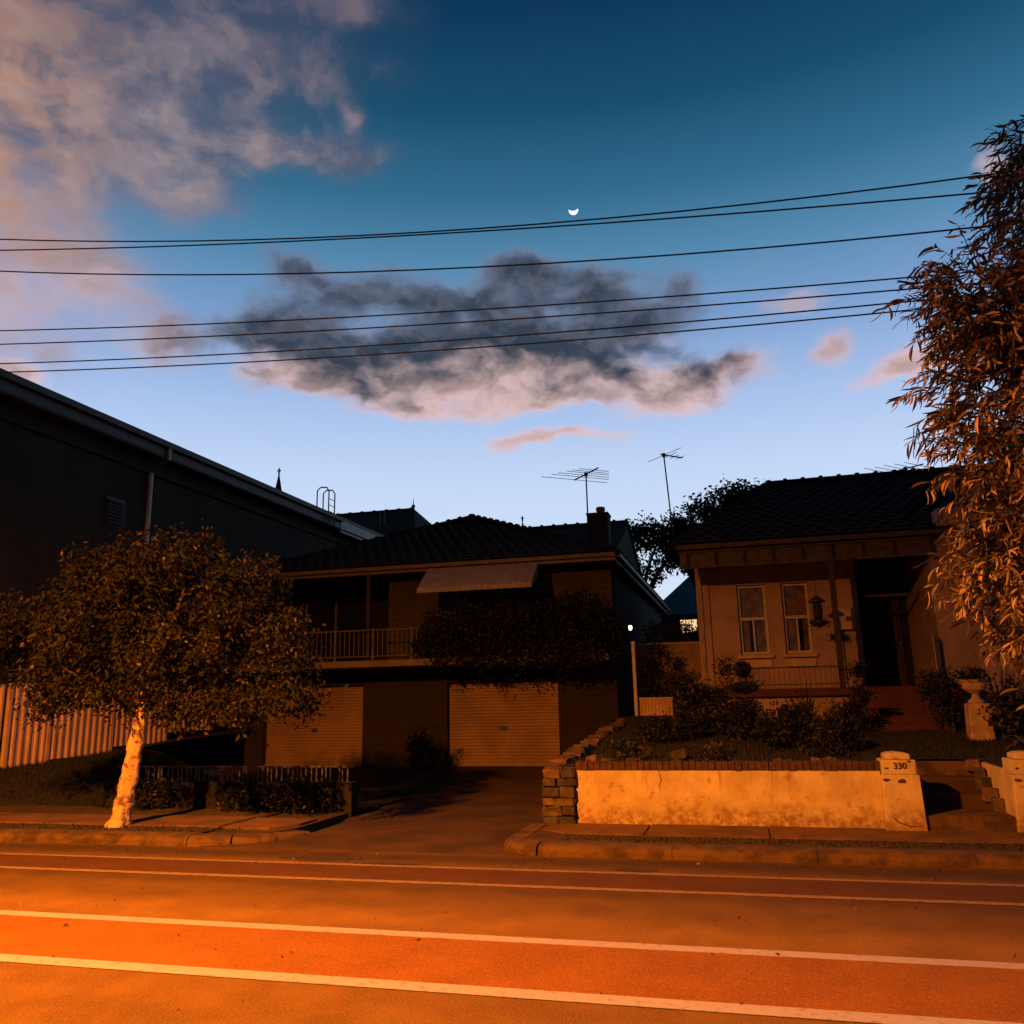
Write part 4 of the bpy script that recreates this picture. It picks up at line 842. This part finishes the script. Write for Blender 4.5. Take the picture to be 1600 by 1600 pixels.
# ------------------------------------------------------------------ tall hall on the left
hall = thing('hall_building', 'big dark hall with a long sloping eave line at the left edge', 'building', (-20, 24, 0))
XB = -15.5
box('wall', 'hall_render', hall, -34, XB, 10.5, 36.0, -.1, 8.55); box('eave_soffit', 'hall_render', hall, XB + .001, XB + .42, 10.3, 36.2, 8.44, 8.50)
MB().prism([(XB + .42, 8.50), (XB + .42, 8.90), (XB + .36, 8.92), (XB + .36, 8.50)], 10.2, 30.2, 'y').build('fascia', 'hall_fascia', hall); MB().prism([(XB + .40, 8.36), (XB + .44, 8.95), (XB + .36, 8.95), (XB + .36, 8.36)], 30.25, 36.2, 'y').build('fascia', 'zinc', hall)
MB().prism([(XB + .43, 8.74), (XB + .55, 8.76), (XB + .56, 8.90), (XB + .43, 8.90)], 10.2, 30.2, 'y').build('gutter', 'hall_fascia', hall)
MB().prism([(XB + .46, 8.96), (-24.7, 9.6), (-34.2, 8.96), (-34.2, 8.86), (-24.7, 9.5), (XB + .46, 8.86)], 10.2, 36.3, 'y').build('roof', 'hall_fascia', hall)
box('cornice_band', 'hall_render', hall, XB + .001, XB + .09, 10.5, 36, 8.02, 8.12)
MB().path([(XB + .47, 19.5, 8.80), (XB + .46, 19.5, 8.42)], .06, 8).build('downpipe', 'white_metal', hall); MB().path([(XB + .46, 19.5, 8.44), (XB + .12, 19.3, 8.22)], .05, 8).build('pipe_elbow', 'dark_metal', hall)
MB().path([(XB + .10, 19.28, 8.02), (XB + .10, 19.28, 4), (XB + .10, 19.28, .5)], .065, 8).build('downpipe', 'white_metal', hall)
lv = box('louvre_vent', 'hall_fascia', hall, XB + .001, XB + .03, 17.75, 18.45, 6.35, 7.05)
for i in range(7): MB().prism([(XB + .031, 6.40 + i * .09), (XB + .09, 6.38 + i * .09), (XB + .09, 6.40 + i * .09), (XB + .031, 6.45 + i * .09)], 17.78, 18.42, 'y').build('louvre_slat', 'hall_fascia', lv)
lad = thing('roof_ladder', 'metal ladder hoop rails standing above the eave of the dark hall', 'ladder', (XB + .4, 29.5, 8.9))
for y in (29.0, 29.5): MB().path([(XB + .5, y, 8.4), (XB + .5, y, 9.75), (XB + .40, y, 9.9), (XB + .15, y, 9.92), (XB + .0, y, 9.8), (XB + .0, y, 9.0)], .028, 6).build('hoop_rail', 'dark_metal', lad)
for i in range(5): MB().path([(XB + .5, 29.0, 8.45 + i * .25), (XB + .5, 29.5, 8.45 + i * .25)], .014, 6).build('rung', 'dark_metal', lad)

# ------------------------------------------------------------------ church behind: roof with finial, spires
chu = thing('church_roof_building', 'dark hipped roof with a small finial behind the hall', 'building', (-21, 47, 0))
box('wall', 'brown_brick', chu, -30, -17.2, 41.6, 52.4, -.1, 10.4)
slope_plane(chu, ((-30.4, 41.3, 10.3), (-16.2, 41.3, 10.3), (-18.5, 46.8, 13.05), (-30.4, 46.8, 13.05)), 'roof_tile'); slope_plane(chu, ((-16.2, 41.3, 10.3), (-16.2, 52.7, 10.3), (-18.5, 46.8, 13.05)), 'roof_tile'); slope_plane(chu, ((-16.2, 52.7, 10.3), (-30.4, 52.7, 10.3), (-30.4, 46.8, 13.05), (-18.5, 46.8, 13.05)), 'roof_tile')
MB().lathe(-18.55, 46.8, [(.10, 13.0), (.08, 13.15), (.14, 13.22), (.03, 13.35), (.015, 13.7)], 8).build('finial', 'dark_metal', chu)
for x in (-19.35, -19.1): MB().path([(x, 43.7, 11.2), (x, 43.7, 12.35)], .045, 8).build('vent_pipe', 'zinc', chu)
ridge_caps(chu, (-30, 46.8, 13.05), (-18.6, 46.8, 13.05), 'roof_tile', .8, .14)
def spire(label, x, y, z0, z1, w):
    t = thing('church_spire', label, 'spire', (x, y, 0)); hh = z1 - z0
    box('tower', 'brown_brick', t, x - w * 1.1, x + w * 1.1, y - w * 1.1, y + w * 1.1, -.1, z0 - .01)
    MB().lathe(x, y, [(w * 1.25, z0), (w * .55, z0 + hh * .30), (w * .10, z0 + hh * .78), (.02, z0 + hh * .8)], 8).build('spire_cone', 'roof_tile', t)
    MB().box(x - .05, x + .05, y - .05, y + .05, z0 + hh * .78, z1).box(x - hh * .065, x + hh * .065, y - .05, y + .05, z0 + hh * .90, z0 + hh * .93).build('cross', 'dark_metal', t)
spire('slender dark spire with a cross rising behind the hall eave', -35.6, 60, 18.0, 20.6, .5)
spire('tiny spire with a cross just above the middle house roof ridge', -15.06, 60, 13.3, 15.0, .28)

# ------------------------------------------------------------------ far house and trees behind the passage
fh = thing('far_cottage', 'far cottage with a blue grey metal roof and a lit window in the passage', 'house', (-1.5, 42, 1))
box('wall', 'plaster', fh, -6, 3, 46, 52, .5, 5.7)
slope_plane(fh, ((-4.6, 44.2, 5.75), (3.4, 44.2, 5.75), (3.4, 49, 8.3), (-2.6, 49, 8.3)), 'zinc'); slope_plane(fh, ((3.4, 53.5, 5.75), (-4.6, 53.5, 5.75), (-2.6, 49, 8.3), (3.4, 49, 8.3)), 'zinc'); slope_plane(fh, ((-4.6, 53.5, 5.75), (-4.6, 44.2, 5.75), (-2.6, 49, 8.3)), 'zinc')
fw_ = MB().box(-3.05, -2.1, 45.94, 45.999, 4.9, 5.65).build('window', 'white_metal', fh)
for (a, b2) in ((-3.0, -2.75), (-2.7, -2.45), (-2.4, -2.15)): box('pane', 'lit_window', fw_, a, b2, 45.92, 45.939, 4.95, 5.6)
def far_tree(label, x, y, lobes, clumps, per, seed, m='leaf_far', ln=.22, wd=.11):
    rg = np.random.default_rng(seed); t = thing('background_tree', label, 'tree', (x, y, 0)); c, p = clump_points(lobes, clumps, per, .22, rg); leaves('crown', p, ln, wd, m, t, rg, .3)
    MB().path([(x, y, -.1), (x + .2, y, 3), (x, y, 6)], [.35, .28, .2], 8).build('trunk', 'bark_dark', t)
    for l in lobes[::2]: MB().path([(x, y, 5.0), ((x + l[0]) / 2, y, (6 + l[2]) / 2), (l[0], l[1], l[2])], [.14, .08, .03], 6).build('limb', 'bark_dark', t)
far_tree('dark tree showing sky gaps right of the chimney', -4.6, 40, [(-5.2, 40, 9.3, .9, .9, .7), (-4.2, 40, 9.2, .8, .9, .8), (-3.4, 40, 9.0, .8, .8, .8), (-5.0, 40, 8.3, .6, .8, .5), (-3.0, 40, 7.9, .6, .7, .5), (-4.0, 40, 7.4, 1.2, .8, .4), (-2.4, 40, 8.8, .8, .8, 1.0)], 210, 26, 101)
far_tree('dark bushy tree behind the left hip of the right house', -.6, 40, [(-1.9, 40, 9.6, 1.0, 1, .9), (-.9, 40, 10.1, 1.0, 1, .8), (.2, 40, 10.5, 1.1, 1, .85), (1.3, 40, 10.6, .9, 1, .6), (1.9, 40, 10.4, .6, 1, .4), (-2.2, 40, 8.4, 1.0, 1, .9), (0, 40, 8.6, 2.2, 1, 1.2)], 420, 26, 102)

# ------------------------------------------------------------------ street tree on the left verge
ltree = thing('street_tree', 'round leafy street tree with a pale peeling leaning trunk on the left verge', 'tree', (-8.56, 10.6, .1))
def rough_tube(pts, rad, n, rgs, amp):
    rg = np.random.default_rng(rgs); P = [Vector(p) for p in pts]; dense = []; rr = []
    for i in range(len(P) - 1):
        for k in range(8): u = k / 8; dense.append(P[i].lerp(P[i + 1], u)); rr.append(rad[i] * (1 - u) + rad[i + 1] * u)
    dense.append(P[-1]); rr.append(rad[-1]); b = MB().path(dense, rr, n, True)
    ph = rg.uniform(0, 6, 8)
    for i, v in enumerate(b.v):
        c = dense[min(i // n, len(dense) - 1)]; d = Vector(v) - c; a = math.atan2(d.y, d.x)
        k = 1 + amp * (math.sin(3 * a + ph[0] + v[2] * 3) * .5 + math.sin(7 * a + ph[1] + v[2] * 11) * .35 + math.sin(v[2] * 23 + a * 2 + ph[2]) * .4 + rg.normal() * .25)
        b.v[i] = tuple(c + d * k)
    return b
rough_tube([(-8.60, 10.6, .02), (-8.56, 10.6, .2), (-8.50, 10.6, .6), (-8.42, 10.6, 1.0), (-8.36, 10.6, 1.4), (-8.28, 10.6, 1.9), (-8.3, 10.65, 2.9)], [.20, .130, .112, .100, .092, .075, .03], 22, 5, .24).build('trunk', 'bark', ltree, True)
for i, (q, r_) in enumerate((((-9.6, 10.5, 3.0), .06), ((-8.9, 10.8, 3.5), .06), ((-7.6, 10.4, 3.4), .06), ((-6.6, 10.6, 2.7), .055), ((-10.3, 10.6, 2.9), .04), ((-7.0, 10.2, 2.2), .04), ((-9.3, 10.1, 2.3), .04), ((-8.3, 11.3, 3.2), .05))):
    q = Vector(q); s = Vector((-8.32, 10.6, 1.55 + (i % 4) * .1)); md = s.lerp(q, .5) + Vector((0, 0, .12 * (1 if i % 2 else -.5)))
    MB().path([s, s.lerp(md, .5) + Vector((.03, 0, .02)), md, md.lerp(q, .5), q], [r_ * 1.3, r_ * 1.1, r_ * .9, r_ * .6, r_ * .25], 8).build('limb', 'bark_dark', ltree, True)
rg = np.random.default_rng(33)
lob = [(-10.3, 10.6, 2.95, .7, .8, .55), (-10.75, 10.5, 2.5, .4, .6, .4), (-9.6, 10.8, 3.35, .7, .8, .5), (-9.0, 10.4, 3.75, .5, .7, .42), (-8.2, 10.6, 3.6, .65, .9, .5), (-7.5, 10.5, 3.75, .55, .8, .42), (-6.85, 10.7, 3.3, .62, .8, .5),
       (-6.5, 10.5, 2.75, .7, .8, .5), (-5.95, 10.4, 2.3, .5, .6, .4), (-5.75, 10.3, 1.85, .38, .5, .3), (-6.6, 10.3, 1.75, .6, .5, .34), (-8.8, 10.2, 2.8, .95, .9, .6), (-7.7, 10.4, 2.45, .85, .9, .55), (-9.6, 10.6, 2.2, .75, .8, .48),
       (-8.2, 10.9, 3.0, 1.1, 1.0, .7), (-9.9, 10.5, 1.8, .5, .5, .28), (-7.4, 10.3, 1.8, .7, .6, .34), (-8.75, 10.2, 1.95, .7, .6, .32), (-6.3, 10.4, 3.45, .25, .3, .25), (-10.9, 10.5, 3.2, .25, .3, .25), (-8.6, 10.5, 4.15, .3, .3, .2)]
c, p = clump_points(lob, 860, 50, .10, rg); k = rg.random(len(p)) < .955
leaves('crown_leaves', p[k], .095, .038, 'leaf_small', ltree, rg, .55); leaves('dry_leaves', p[~k], .08, .034, 'leaf_dry', ltree, rg, .7)
tw = MB()
for i in range(90):
    l = lob[rg.integers(len(lob))]; d = rg.normal(size=3); d /= np.linalg.norm(d); d[2] = abs(d[2]) * .8; a = np.array(l[:3]); e = a + d * np.array(l[3:6]) * 1.12; tw.path([a, (a + e) / 2 + rg.normal(size=3) * .04, e], [.012, .008, .003], 5)
tw.build('twigs', 'bark_dark', ltree, kind='stuff')

# ------------------------------------------------------------------ willow-leaved tree at the right edge
rtree = thing('willow_leaf_tree', 'tall tree with long curved hanging leaves at the right edge', 'tree', (4.3, 9.9, .1))
rough_tube([(4.3, 9.95, .02), (4.25, 9.9, 1.2), (4.1, 9.8, 2.6), (4.2, 9.7, 4.2), (4.3, 9.6, 6.0), (4.4, 9.5, 7.6)], [.22, .17, .15, .12, .08, .03], 14, 8, .1).build('trunk', 'bark', rtree, True)
rg = np.random.default_rng(44)
# (centre of bough end, reach) : boughs arch from the trunk, sprays of leaves hang from them
boughs = [(3.75, 9.2, 7.35, .65), (3.35, 9.0, 6.75, .60), (3.7, 9.0, 6.3, .8), (2.55, 8.9, 5.65, .60), (2.95, 8.8, 5.35, .7), (3.4, 8.9, 5.0, .9), (2.65, 8.8, 4.55, .72), (3.1, 8.7, 4.2, .85), (2.6, 8.7, 3.85, .65), (3.3, 8.8, 3.4, .85), (2.75, 8.6, 3.25, .6), (2.45, 8.7, 2.75, .6), (2.95, 8.6, 2.5, .75), (3.2, 8.8, 1.95, .6), (3.9, 9.3, 5.8, 1.1), (4.2, 9.2, 4.4, 1.2), (4.3, 9.2, 3.0, 1.2), (4.9, 9.6, 5.2, 1.3), (5.0, 9.6, 6.6, 1.0), (4.4, 9.4, 7.2, .7), (2.9, 8.75, 5.0, .5), (3.6, 9.2, 5.9, .65), (3.55, 9.0, 5.3, .7), (3.5, 8.9, 4.6, .7), (3.6, 8.9, 3.8, .7), (2.55, 8.75, 5.2, .42)]
LV = []   # position, direction, side, length
twb = MB()
for (bx_, by_, bz_, br) in boughs:
    c0 = Vector((4.2, 9.75, bz_ - .5)); e = Vector((bx_, by_, bz_)); MB().path([c0, c0.lerp(e, .5) + Vector((0, 0, .25)), e], [.05, .035, .015], 7).build('limb', 'bark_dark', rtree, True)
    for s in range(int(105 * br / .8)):
        d = rg.normal(size=3); d /= np.linalg.norm(d); r_ = rg.random() ** .5 * br * .8; o = np.array(e) + d * r_ * np.array([1, .9, .85])
        dr_ = d * np.array([1, 1, .5]) + np.array([-.25, -.1, .25]); dr_ /= np.linalg.norm(dr_); L = rg.uniform(.28, .5) * min(1, br + .3); pts = []; q = o.copy(); dd = dr_.copy()
        for k in range(6):
            pts.append(tuple(q)); q = q + dd * L / 5; dd = dd + np.array([0, 0, -.22]); dd /= np.linalg.norm(dd)
        twb.path(pts, [.006, .005, .004, .003, .003, .002], 4)
        for k in range(13):
            u = (k + .5) / 13 * 5; i = min(4, int(u)); a = np.array(pts[i]); b_ = np.array(pts[i + 1]); pos_ = a + (b_ - a) * (u - i); td = (b_ - a) / np.linalg.norm(b_ - a)
            sd_ = np.cross(td, rg.normal(size=3)); sd_ /= np.linalg.norm(sd_); ld_ = td * .7 + sd_ * .75 + np.array([0, 0, -.55]); ld_ /= np.linalg.norm(ld_)
            LV.append((pos_, ld_, rg.uniform(.085, .195)))
twb.build('twigs', 'bark_dark', rtree, kind='stuff')
# one curved sickle leaf: tapering strip, bent sideways and creased
def sickle(m):
    k = 6; pts = []
    for i in range(k + 1):
        u = i / k; w = .084 * math.sin(math.pi * min(1, .06 + u * .94)) ** .75; cx_ = .16 * math.sin(math.pi * u * .8) ; zz = .06 * math.sin(u * 3.0)
        pts += [(cx_ - w, u, zz + .02), (cx_, u, zz - .012), (cx_ + w, u, zz + .02)]
    fs = [(i * 3 + j, i * 3 + j + 1, (i + 1) * 3 + j + 1, (i + 1) * 3 + j) for i in range(k) for j in range(2)]
    return pts, fs
sp, sf = sickle(None); SP = np.array(sp)
def basis_of(ld_):
    y_ = np.array(ld_); x_ = np.cross(y_, rg.normal(size=3)); x_ /= np.linalg.norm(x_); return np.column_stack([x_, y_, np.cross(x_, y_)])
eye = np.array(EYE); order = np.argsort([np.linalg.norm(p_[0] - eye) if (p_[0][0] - .345 * p_[0][1] < .05) else 99 for p_ in LV])
near = set(order[:300].tolist())
lm = MB().add(sp, sf).mesh('leaf', 'leaf_sickle', True); lm2 = MB().add(sp, sf).mesh('leaf', 'leaf_sickle_lit', True)
bulk = {'leaf_sickle': ([], []), 'leaf_sickle_lit': ([], [])}
for i, (p_, d_, L) in enumerate(LV):
    Bm = basis_of(d_); pale = rg.random() < .32
    if i in near:
        piece('leaf', lm2 if pale else lm, rtree, p_, Matrix(Bm.tolist()).to_euler(), (L, L, L))
    else:
        vv, ff_ = bulk['leaf_sickle_lit' if pale else 'leaf_sickle']; n0 = len(vv) * len(SP); vv.append((Bm @ (SP * L).T).T + p_); ff_ += [tuple(j + n0 for j in f_) for f_ in sf]
for k_, (vv, ff_) in bulk.items():
    o = np_mesh('leaves', np.concatenate(vv), np.array(ff_), k_, rtree, 'stuff'); o.data.shade_smooth()

# ------------------------------------------------------------------ overhead wires between two poles outside the frame
YWIRE = 10.2; XL, XR = -30.0, 34.0
wires = [([(-11.46, 9.42), (-5.53, 8.42), (-2.61, 8.11), (3.25, 7.74)], 'highest overhead wire, running just under the crescent moon'),
         ([(-11.43, 9.20), (-5.85, 8.47), (-2.61, 8.01), (3.02, 7.54)], 'second highest overhead wire, crossing the highest one on the left'),
         ([(-11.37, 8.82), (-6.36, 7.97), (-2.62, 7.51), (3.1, 7.08)], 'third overhead wire from the top, standing well apart'),
         ([(-11.23, 7.74), (-2.64, 6.89), (2.24, 6.56)], 'fourth overhead wire from the top, first of the lower four'),
         ([(-11.2, 7.50), (-2.64, 6.72), (2.25, 6.41)], 'fifth overhead wire from the top, second of the lower four'),
         ([(-11.15, 7.16), (-2.64, 6.48), (2.31, 6.25)], 'sixth overhead wire from the top, just above the lowest'),
         ([(-11.13, 7.01), (-2.65, 6.35), (2.29, 6.14)], 'lowest overhead wire, nearest the roofs')]
for i, (pp, lb) in enumerate(wires):
    xs_ = np.array([p_[0] for p_ in pp]); zs_ = np.array([p_[1] for p_ in pp]); co_ = np.polyfit(xs_, zs_, 2)
    co_[0] = min(co_[0], .012)
    xx = np.linspace(XL, XR, 70); zz = np.polyval(np.polyfit(xs_, zs_ - co_[0] * xs_ ** 2, 1), xx) + co_[0] * xx ** 2
    o = MB().path([(x, YWIRE, z) for x, z in zip(xx, zz)], .0105 if i < 3 else .0095, 6).build('overhead_wire', 'wire_black', None, True); tag(o, lb, 'wire', 'overhead wires across the street')
for (px_, lb, zt_) in ((XL, 'timber power pole beyond the left picture edge', 24), (XR, 'timber power pole beyond the right picture edge', 18)):
    t = thing('power_pole', lb, 'power pole', (px_, YWIRE + .25, 0)); MB().path([(px_, YWIRE + .25, -.1), (px_, YWIRE + .25, zt_)], [.2, .13], 12).build('pole', 'pole_timber', t)
    for zz in (zt_ - .6, zt_ - 2.4): box('crossarm', 'pole_timber', t, px_ - .06, px_ + .06, YWIRE - .9, YWIRE + 1.3, zz, zz + .12)

# ------------------------------------------------------------------ television antennas
def antenna(label, x, y, z0, z1, lean, boom_dir, boom_a, boom_b, elements):
    t = thing('tv_antenna', label, 'antenna', (x, y, z0)); top = Vector((x + lean, y, z1)); MB().path([(x, y, z0), top], .022, 8).build('mast', 'dark_metal', t, True)
    bd = Vector(boom_dir).normalized(); MB().path([top + bd * boom_a, top + bd * boom_b], .022, 6).build('boom', 'dark_metal', t)
    ed = Vector((bd.y, -bd.x, 0)).normalized()
    for (s_, half, dz_) in elements:
        c_ = top + bd * s_ + Vector((0, 0, dz_)); MB().path([c_ - ed * half, c_ + ed * half], .009, 6).build('element', 'aluminium', t)
    MB().box(top.x - .05, top.x + .05, top.y - .05, top.y + .05, top.z - .06, top.z + .05).build('clamp', 'dark_metal', t)
antenna('tv antenna with long thin elements on the chimney of the middle house', -4.14, 24.55, 7.0, 8.33, 0, (.62, -.78, 0), -.75, .75, [(-.72, 1.15, 0), (-.35, .98, 0), (-.12, .88, 0), (.12, .72, 0), (.3, .62, 0), (.5, .5, 0)])
antenna('tv antenna on a tall leaning mast between the two roofs', -1.72, 26, 5.9, 9.12, -.17, (.75, .66, -.02), -.12, .72, [(.02, .85, 0), (.25, .35, .02), (.42, .25, 0), (.65, .2, 0)])
antenna('low tv antenna just above the ridge of the right house', 5.25, 27.2, 7.3, 8.33, 0, (.72, -.69, 0), -.6, .6, [(-.55, 1.2, 0), (-.3, 1.05, 0), (-.05, .95, 0), (.2, .8, 0), (.45, .7, 0)])

# ------------------------------------------------------------------ crescent moon
az, el = R(-9.71), R(31.89); dm = Vector((math.sin(az) * math.cos(el), math.cos(az) * math.cos(el), math.sin(el))); DM = 2500.0; rad = DM * 8.2 / 1555
rx = Vector((math.cos(az), -math.sin(az), 0)); uy = rx.cross(dm).normalized()
if uy.z < 0: uy = -uy
outer = [(math.cos(a), math.sin(a)) for a in np.linspace(R(172), R(368), 40)]; inner = [(x * .97, .02 - .20 * (1 - x * x) + .14 * abs(x) ** 2 + .06 * x) for x in np.linspace(.98, -.98, 24)]
pl2 = outer + inner; cM = EYE + dm * DM; n = len(pl2)
vs_ = [cM + (rx * x + uy * y) * rad for x, y in pl2] + [cM + (rx * x + uy * y) * rad + dm * rad * .3 for x, y in pl2]
mo = MB().add(vs_, [tuple(range(n)), tuple(range(n, 2 * n))[::-1]] + [(i, n + i, n + (i + 1) % n, (i + 1) % n) for i in range(n)]).build('moon', 'moonlight')
tag(mo, 'thin white crescent moon with its horns pointing up', 'moon')
